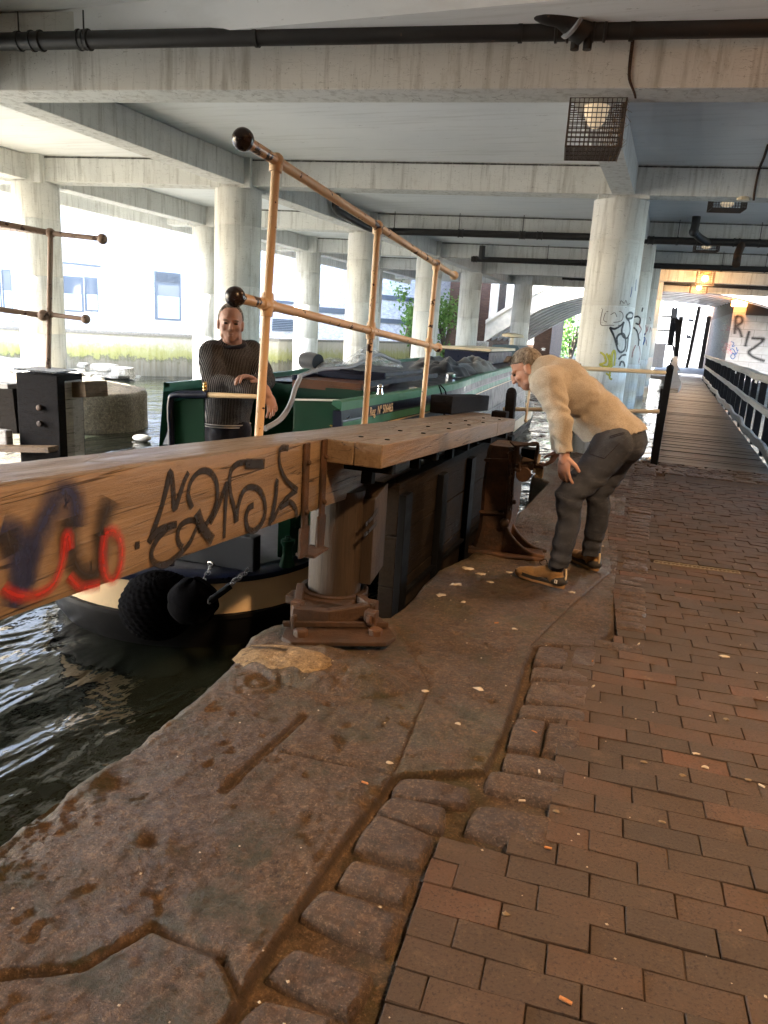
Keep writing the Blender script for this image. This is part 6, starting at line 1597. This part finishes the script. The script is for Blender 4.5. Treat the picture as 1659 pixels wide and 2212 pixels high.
# back pocket: a stitched patch following the seat
pp=[(838,838),(905,868),(1125,795),(1085,880),(955,1020),(838,985)]
dgp=bpy.context.evaluated_depsgraph_get()
from mathutils.bvhtree import BVHTree
def hit(o,x,y,off=.004):
    t=BVHTree.FromObject(o,bpy.context.evaluated_depsgraph_get());d=V(ray(*c4p(x,y))).normalized();base=wloc(o)
    h=t.ray_cast(V(CAM)-base,d)
    return (h[0]+base+h[1]*off,h[1]) if h[0] else (None,None)
bpy.context.view_layer.update()
tj=BVHTree.FromObject(je,bpy.context.evaluated_depsgraph_get())
def hitj(x,y,off):
    d=V(ray(*c4p(x,y))).normalized();base=wloc(man);h=tj.ray_cast(V(CAM)-base,d)
    return h[0]+base+h[1]*off if h[0] else None
m=MB();ok=False
for l in([(838,850),(835,985)],[(835,985),(955,1022)],[(955,1022),(1085,890)],[(1000,835),(1125,800)],[(1000,848),(1125,812)]):
    pts=[hitj(l[0][0]+(l[1][0]-l[0][0])*t/8,l[0][1]+(l[1][1]-l[0][1])*t/8,.002) for t in range(9)]
    pts=[p for p in pts if p is not None]
    if len(pts)>2: m.tube(pts,.0028,5);ok=True
if ok: m.build('pocket_seam',NAVYCL,man)
# boots
def boot(par,heel,toe,up_x,zs=0.,sh=1.):
    """low hiking boot from heel to toe point on the ground"""
    heel,toe=V(heel),V(toe);heel.z=toe.z=zs;d=(toe-heel);L=d.length;d.normalize();x=V((-d.y,d.x,0));P=lambda a,b,c:heel+d*a*L+x*b+V((0,0,c))
    m=MB();W=.048
    m.ball(P(.16,0,.05),1,16,(d*.055,x*.042,V((0,0,.045))));m.ball(P(.62,0,.045),1,16,(d*.11,x*W,V((0,0,.043))));m.ball(P(.84,0,.036),1,16,(d*.052,x*.045,V((0,0,.034))))
    capsule(m,P(.22,0,.06),.044,P(.2,0,.125),.046,16);capsule(m,P(.2,0,.1),.05,P(.55,0,.055),.044,16)
    bt=remeshed(m,'boot',TAN,par,.005,3,folds(22,.003,1))
    m=MB();n=22;ol=[]
    for i in range(n):
        a=2*math.pi*i/n;c,s_=math.cos(a),math.sin(a);ln=.5+.515*c;wd=(.047 if c>0 else .038)*(abs(s_)**.8)*(1 if s_>0 else -1);ol.append((ln,wd))
    m.add([P(a,b,.006+ (.005 if a>.85 else 0)) for a,b in ol]+[P(a*1.01-.005,b*1.07,.026+(.004 if a>.85 else 0)) for a,b in ol]+[P(a,b*.98,.036+(.008 if a>.85 else 0)) for a,b in ol],[(i,(i+1)%n,n+(i+1)%n,n+i) for i in range(n)]+[(n+i,n+(i+1)%n,2*n+(i+1)%n,2*n+i) for i in range(n)]+[tuple(range(n))[::-1],tuple(range(2*n,3*n))])
    m.build('sole',SOLE,bt,smooth=40)
    m=MB();m.add([P(a*1.0-.002,b*1.075,.024) for a,b in ol]+[P(a,b*1.085,.046+(.012 if a<.3 else 0)) for a,b in ol],[(i,(i+1)%n,n+(i+1)%n,n+i) for i in range(n)]);m.ball(P(.13,0,.047),1,14,(d*.060,x*.0475,V((0,0,.036))));m.ball(P(.40,0,.040),1,14,(d*.07,x*.0500,V((0,0,.020))));m.build('rubber_rand',RUBB,bt,smooth=True)
    m=MB()
    for t in(.36,.44,.52,.60):
        z=.110-(t-.36)*.16;m.tube([P(t,-.032,z-.012),P(t+.01,0,z+.006),P(t,.032,z-.012)],.0032,6);m.tube([P(t,-.032,z-.012),P(t+.05,0,z-.002),P(t+.07,.03,z-.022)],.0028,6)
    m.tube(smooth([P(.38,-.01,.115),P(.50,-.05,.14),P(.62,-.055,.115),P(.55,-.03,.105),P(.42,-.005,.11)],5),.0028,6);m.build('lace',BLACK,bt,smooth=60)
    m=MB();m.tube(smooth([P(.015,0,.03),P(-.015,0,.08),P(.0,0,.13)],4),.006,8);m.build('heel_tab',CREAM2,bt,smooth=60)
    m=MB();m.lathe([(.046,-.02),(.05,0),(.048,.03)],P(.2,0,.125),(0,0,1),18);m.build('sock',NAVYCL,bt,smooth=60)
    return bt,P
z_=.004
b1,P1=boot(man,PZ(1216,1278,0)+V((0,.03,0)),PZ(1112,1246,0)+V((.0,.03,0)),1,z_)
b2,P2=boot(man,PZ(1289,1240,0)+V((0,.03,0)),PZ(1228,1205,0),1,z_)
tb_=BVHTree.FromObject(b1,bpy.context.evaluated_depsgraph_get())
# small square emblem on the heel side
d=(V(PZ(1112,1246,0))-V(PZ(1216,1278,0))).normalized();sn=V((d.y,-d.x,0));sn=sn if sn.y<0 else -sn
e=P1(.10,0,.052)+sn*.047;m=MB();m.box(e,d*.009,V((0,0,.011)),sn*.001);q=m.build('emblem',WHITEP,b1)
m=MB();m.ribbon([e+sn*.0015+d*.004+V((0,0,.006)),e+sn*.0015-d*.003+V((0,0,.004)),e+sn*.0015+d*.003-V((0,0,.002)),e+sn*.0015-d*.004-V((0,0,.006))],.0035,sn,.0005);m.build('emblem_mark',BLACK,b1)
# ---------------------------------------------------------------- man on the boat
c3b=crop(600,930,.24111)
def Bq(x,y,Y=4.25): return PY(*c3b(x,y),Y)
m2=thing('person',(-3.0,4.3,-.12),'person with grey hair in dark flecked knit jumper leaning on the boat tiller','person')
hc=Bq(625,510,4.22);up=V((.03,.02,1));fr=V(CAM)-hc;fr=V((fr.x+.12,fr.y,-.10))
b_=MB();r,f,u,P=head_parts(b_,hc,up,fr,.98)
neck=Bq(650,790,4.30);shR=Bq(375,930,4.20);shL=Bq(900,930,4.42);chst=Bq(640,1060,4.32);bel=Bq(590,1500,4.28);pel=Bq(575,1850,4.30)
elR=Bq(400,1330,4.05);wrR=Bq(930,1400,3.98);elL=Bq(1090,1260,4.30);wrL=Bq(990,1300,4.06)
capsule(b_,neck+V((0,0,-.05)),.068,hc+V((0,.02,-.03)),.058)
capsule(b_,pel,.095,bel,.11);capsule(b_,bel,.13,chst,.13);capsule(b_,chst,.13,neck,.07);capsule(b_,shR,.06,elR,.045);capsule(b_,elR,.045,wrR,.03);capsule(b_,shL,.06,elL,.045);capsule(b_,elL,.045,wrL,.03)
hipR=pel+V((-.09,0,-.05));hipL=pel+V((.09,0,-.05))
for h in(hipR,hipL): capsule(b_,h,.075,V((h.x,h.y,.36)),.06);capsule(b_,V((h.x,h.y,.36)),.06,V((h.x,h.y,-.02)),.045)
hand(b_,wrL,Bq(800,1215,3.98)-wrL,V((0,-.3,-1)),1,1.15,.9)
hr=Bq(1120,1450,4.05);capsule(b_,wrR,.03,hr,.028);hand(b_,hr,V((.30,.0,-.62)),V((-.5,.3,-.4)),-1,1.0,.6)
remeshed(b_,'body',SKIN,m2,.0045,2);face_details(m2,P,r,f,u,.98);hair_cap(m2,P,r,f,u,.98,.068,.0,.009)
j=MB()
capsule(j,Bq(570,1830,4.30),.150,bel,.168,20);capsule(j,bel,.168,chst,.172,20);j.ball(chst+V((0,.0,-.02)),1,20,(V((.215,.03,0)),V((0,.135,0)),V((0,0,.17))));j.ball(Bq(560,1620,4.30),1,20,(V((.165,0,0)),V((0,.13,0)),V((0,0,.13))))
capsule(j,chst+V((0,0,.06)),.12,Bq(640,830,4.31),.078,20)
for s_,e_,w_ in((shR,elR,wrR),(shL,elL,wrL)): capsule(j,s_,.096,e_,.074,16);capsule(j,e_,.070,w_,.050,16);capsule(j,chst+V((0,0,.04)),.13,s_,.085,16)
jm=remeshed(j,'knit_jumper',KNIT,m2,.0085,4,folds(9,.012,5))
b=bmesh.new();b.from_mesh(jm.data);base=wloc(m2);zh=Bq(570,1885,4.2).z
dele=[v for v in b.verts if (v.co+base).z<zh or ((v.co+base)-wrL).dot((wrL-elL).normalized())>.0 and ((v.co+base)-wrL).length<.09 and (v.co+base).y<4.15 and False]
bmesh.ops.delete(b,geom=dele,context='VERTS');b.to_mesh(jm.data);b.free();thicken(jm,.007)
m=MB()
nk=Bq(645,812,4.28);ax=(neck-nk+V((0,.01,.09))).normalized();m.tube([nk+V((.082*math.cos(a),.075*math.sin(a),.018*math.sin(a)+.004)) for a in [2*math.pi*k/26 for k in range(26)]],.016,10,close=True);m.build('collar',NAVYCL,m2,smooth=60)
for zz in(1845,1875):
    c=Bq(555,zz,4.30);m=MB();m.tube([c+V((.168*math.cos(a)+.0,.162*math.sin(a),0)) for a in [2*math.pi*k/40 for k in range(40)]],.004,6,close=True);m.build('hem_stripe',simple('pale_yarn',(.45,.45,.45),.9) if 'pale_yarn' not in MATS else MATS['pale_yarn'],m2)
k_=MB();capsule(k_,pel+V((0,0,-.02)),.118,pel+V((0,0,-.10)),.125,20)
for h in(hipR,hipL): capsule(k_,h,.095,V((h.x,h.y,.38)),.08,16);capsule(k_,V((h.x,h.y,.38)),.08,V((h.x,h.y,.02)),.065,16)
remeshed(k_,'trousers',NAVYCL,m2,.010,4,folds(9,.008,3))
for h in(hipR,hipL):
    m=MB();m.ball((h.x,h.y+.03,DZ+.04),1,14,(V((.05,0,0)),V((0,.11,0)),V((0,0,.045))));m.build('shoe',RUBB,m2,smooth=True)
# ================================================================= light, sky, camera
W=bpy.data.worlds.new("World");S.world=W;W.use_nodes=True;nt=W.node_tree
bg=nt.nodes['Background'];sky=nt.nodes.new('ShaderNodeTexSky');sky.sky_type='NISHITA';sky.sun_disc=False
EL,AZ=R_(40),R_(247)   # azimuth measured clockwise from +Y
sky.sun_elevation=EL;sky.sun_rotation=AZ;sky.air_density=1.;sky.dust_density=2.5;sky.ozone_density=1.
nt.links.new(sky.outputs[0],bg.inputs[0]);bg.inputs[1].default_value=.15
l=bpy.data.lights.new('sun','SUN');l.energy=5.;l.angle=R_(.5);l.color=(1,.96,.90)
o=bpy.data.objects.new('sun',l);COL.objects.link(o)
sd=V((math.sin(AZ)*math.cos(EL),math.cos(AZ)*math.cos(EL),math.sin(EL)))
o.rotation_euler=sd.to_track_quat('Z','Y').to_euler()
# the row of sodium lamps continues above and behind the viewer
for x,y,e,lab in((1.9,1.0,98,'orange lit caged lamp above the near brick paving'),(1.5,6.1,38,'orange lit caged lamp above the paving by the drain')):
    c=cage((x,y,SL-.0 if y<7 else SL-.25),.5,.4,.4,lab,True,.010,.07,e)
for c,e in((cC,9),(cD,9)):
    l=bpy.data.lights.new('lamp_light','POINT');l.energy=e;l.color=(1,.6,.28);l.shadow_soft_size=.12
    q=bpy.data.objects.new('lamp_light',l);COL.objects.link(q);q.location=c+V((-.0,-.4,-.3))
tw=thing('unseen_shade_wall',(3.6,0,0),'unseen brown brick wall added on the right to keep daylight off the paving','wall')
m=MB();m.box((3.85,-5.5,2.1),(.5,29,5.4));m.build('brickwork',BRICKD,tw)  # out of view, added to block daylight from the right
ll=thing('tunnel_lamp',PY(1597,656,44.5),'small orange lamp glowing under the arch above the RIZ wall','lamp')
m=MB();p=PY(1597,656,44.5);m.box(p,(.75,.2,.30));m.build('lamp_diffuser',LITL,ll,bevel=.04);m=MB();m.box(p+V((0,.05,.22)),(.9,.3,.08));m.build('lamp_housing',IRONK,ll)
cam=bpy.data.cameras.new('Camera');co=bpy.data.objects.new('Camera',cam);COL.objects.link(co);S.camera=co
Rm=Matrix(((RC[0][0],-RC[0][1],-RC[0][2]),(RC[1][0],-RC[1][1],-RC[1][2]),(RC[2][0],-RC[2][1],-RC[2][2])))
co.matrix_world=Matrix.Translation(V(CAM))@Rm.to_4x4()
cam.sensor_fit='VERTICAL';cam.sensor_height=36;cam.lens=F*36/2212;cam.clip_end=600;cam.clip_start=.05
S.view_settings.view_transform='Standard';S.view_settings.look='None';S.view_settings.exposure=4.0;S.view_settings.gamma=1
S.cycles.use_denoising=True;S.cycles.sample_clamp_indirect=6;S.cycles.max_bounces=7;S.cycles.diffuse_bounces=4;S.cycles.glossy_bounces=3;S.cycles.transparent_max_bounces=10
S.cycles.use_adaptive_sampling=True;S.cycles.adaptive_threshold=.02
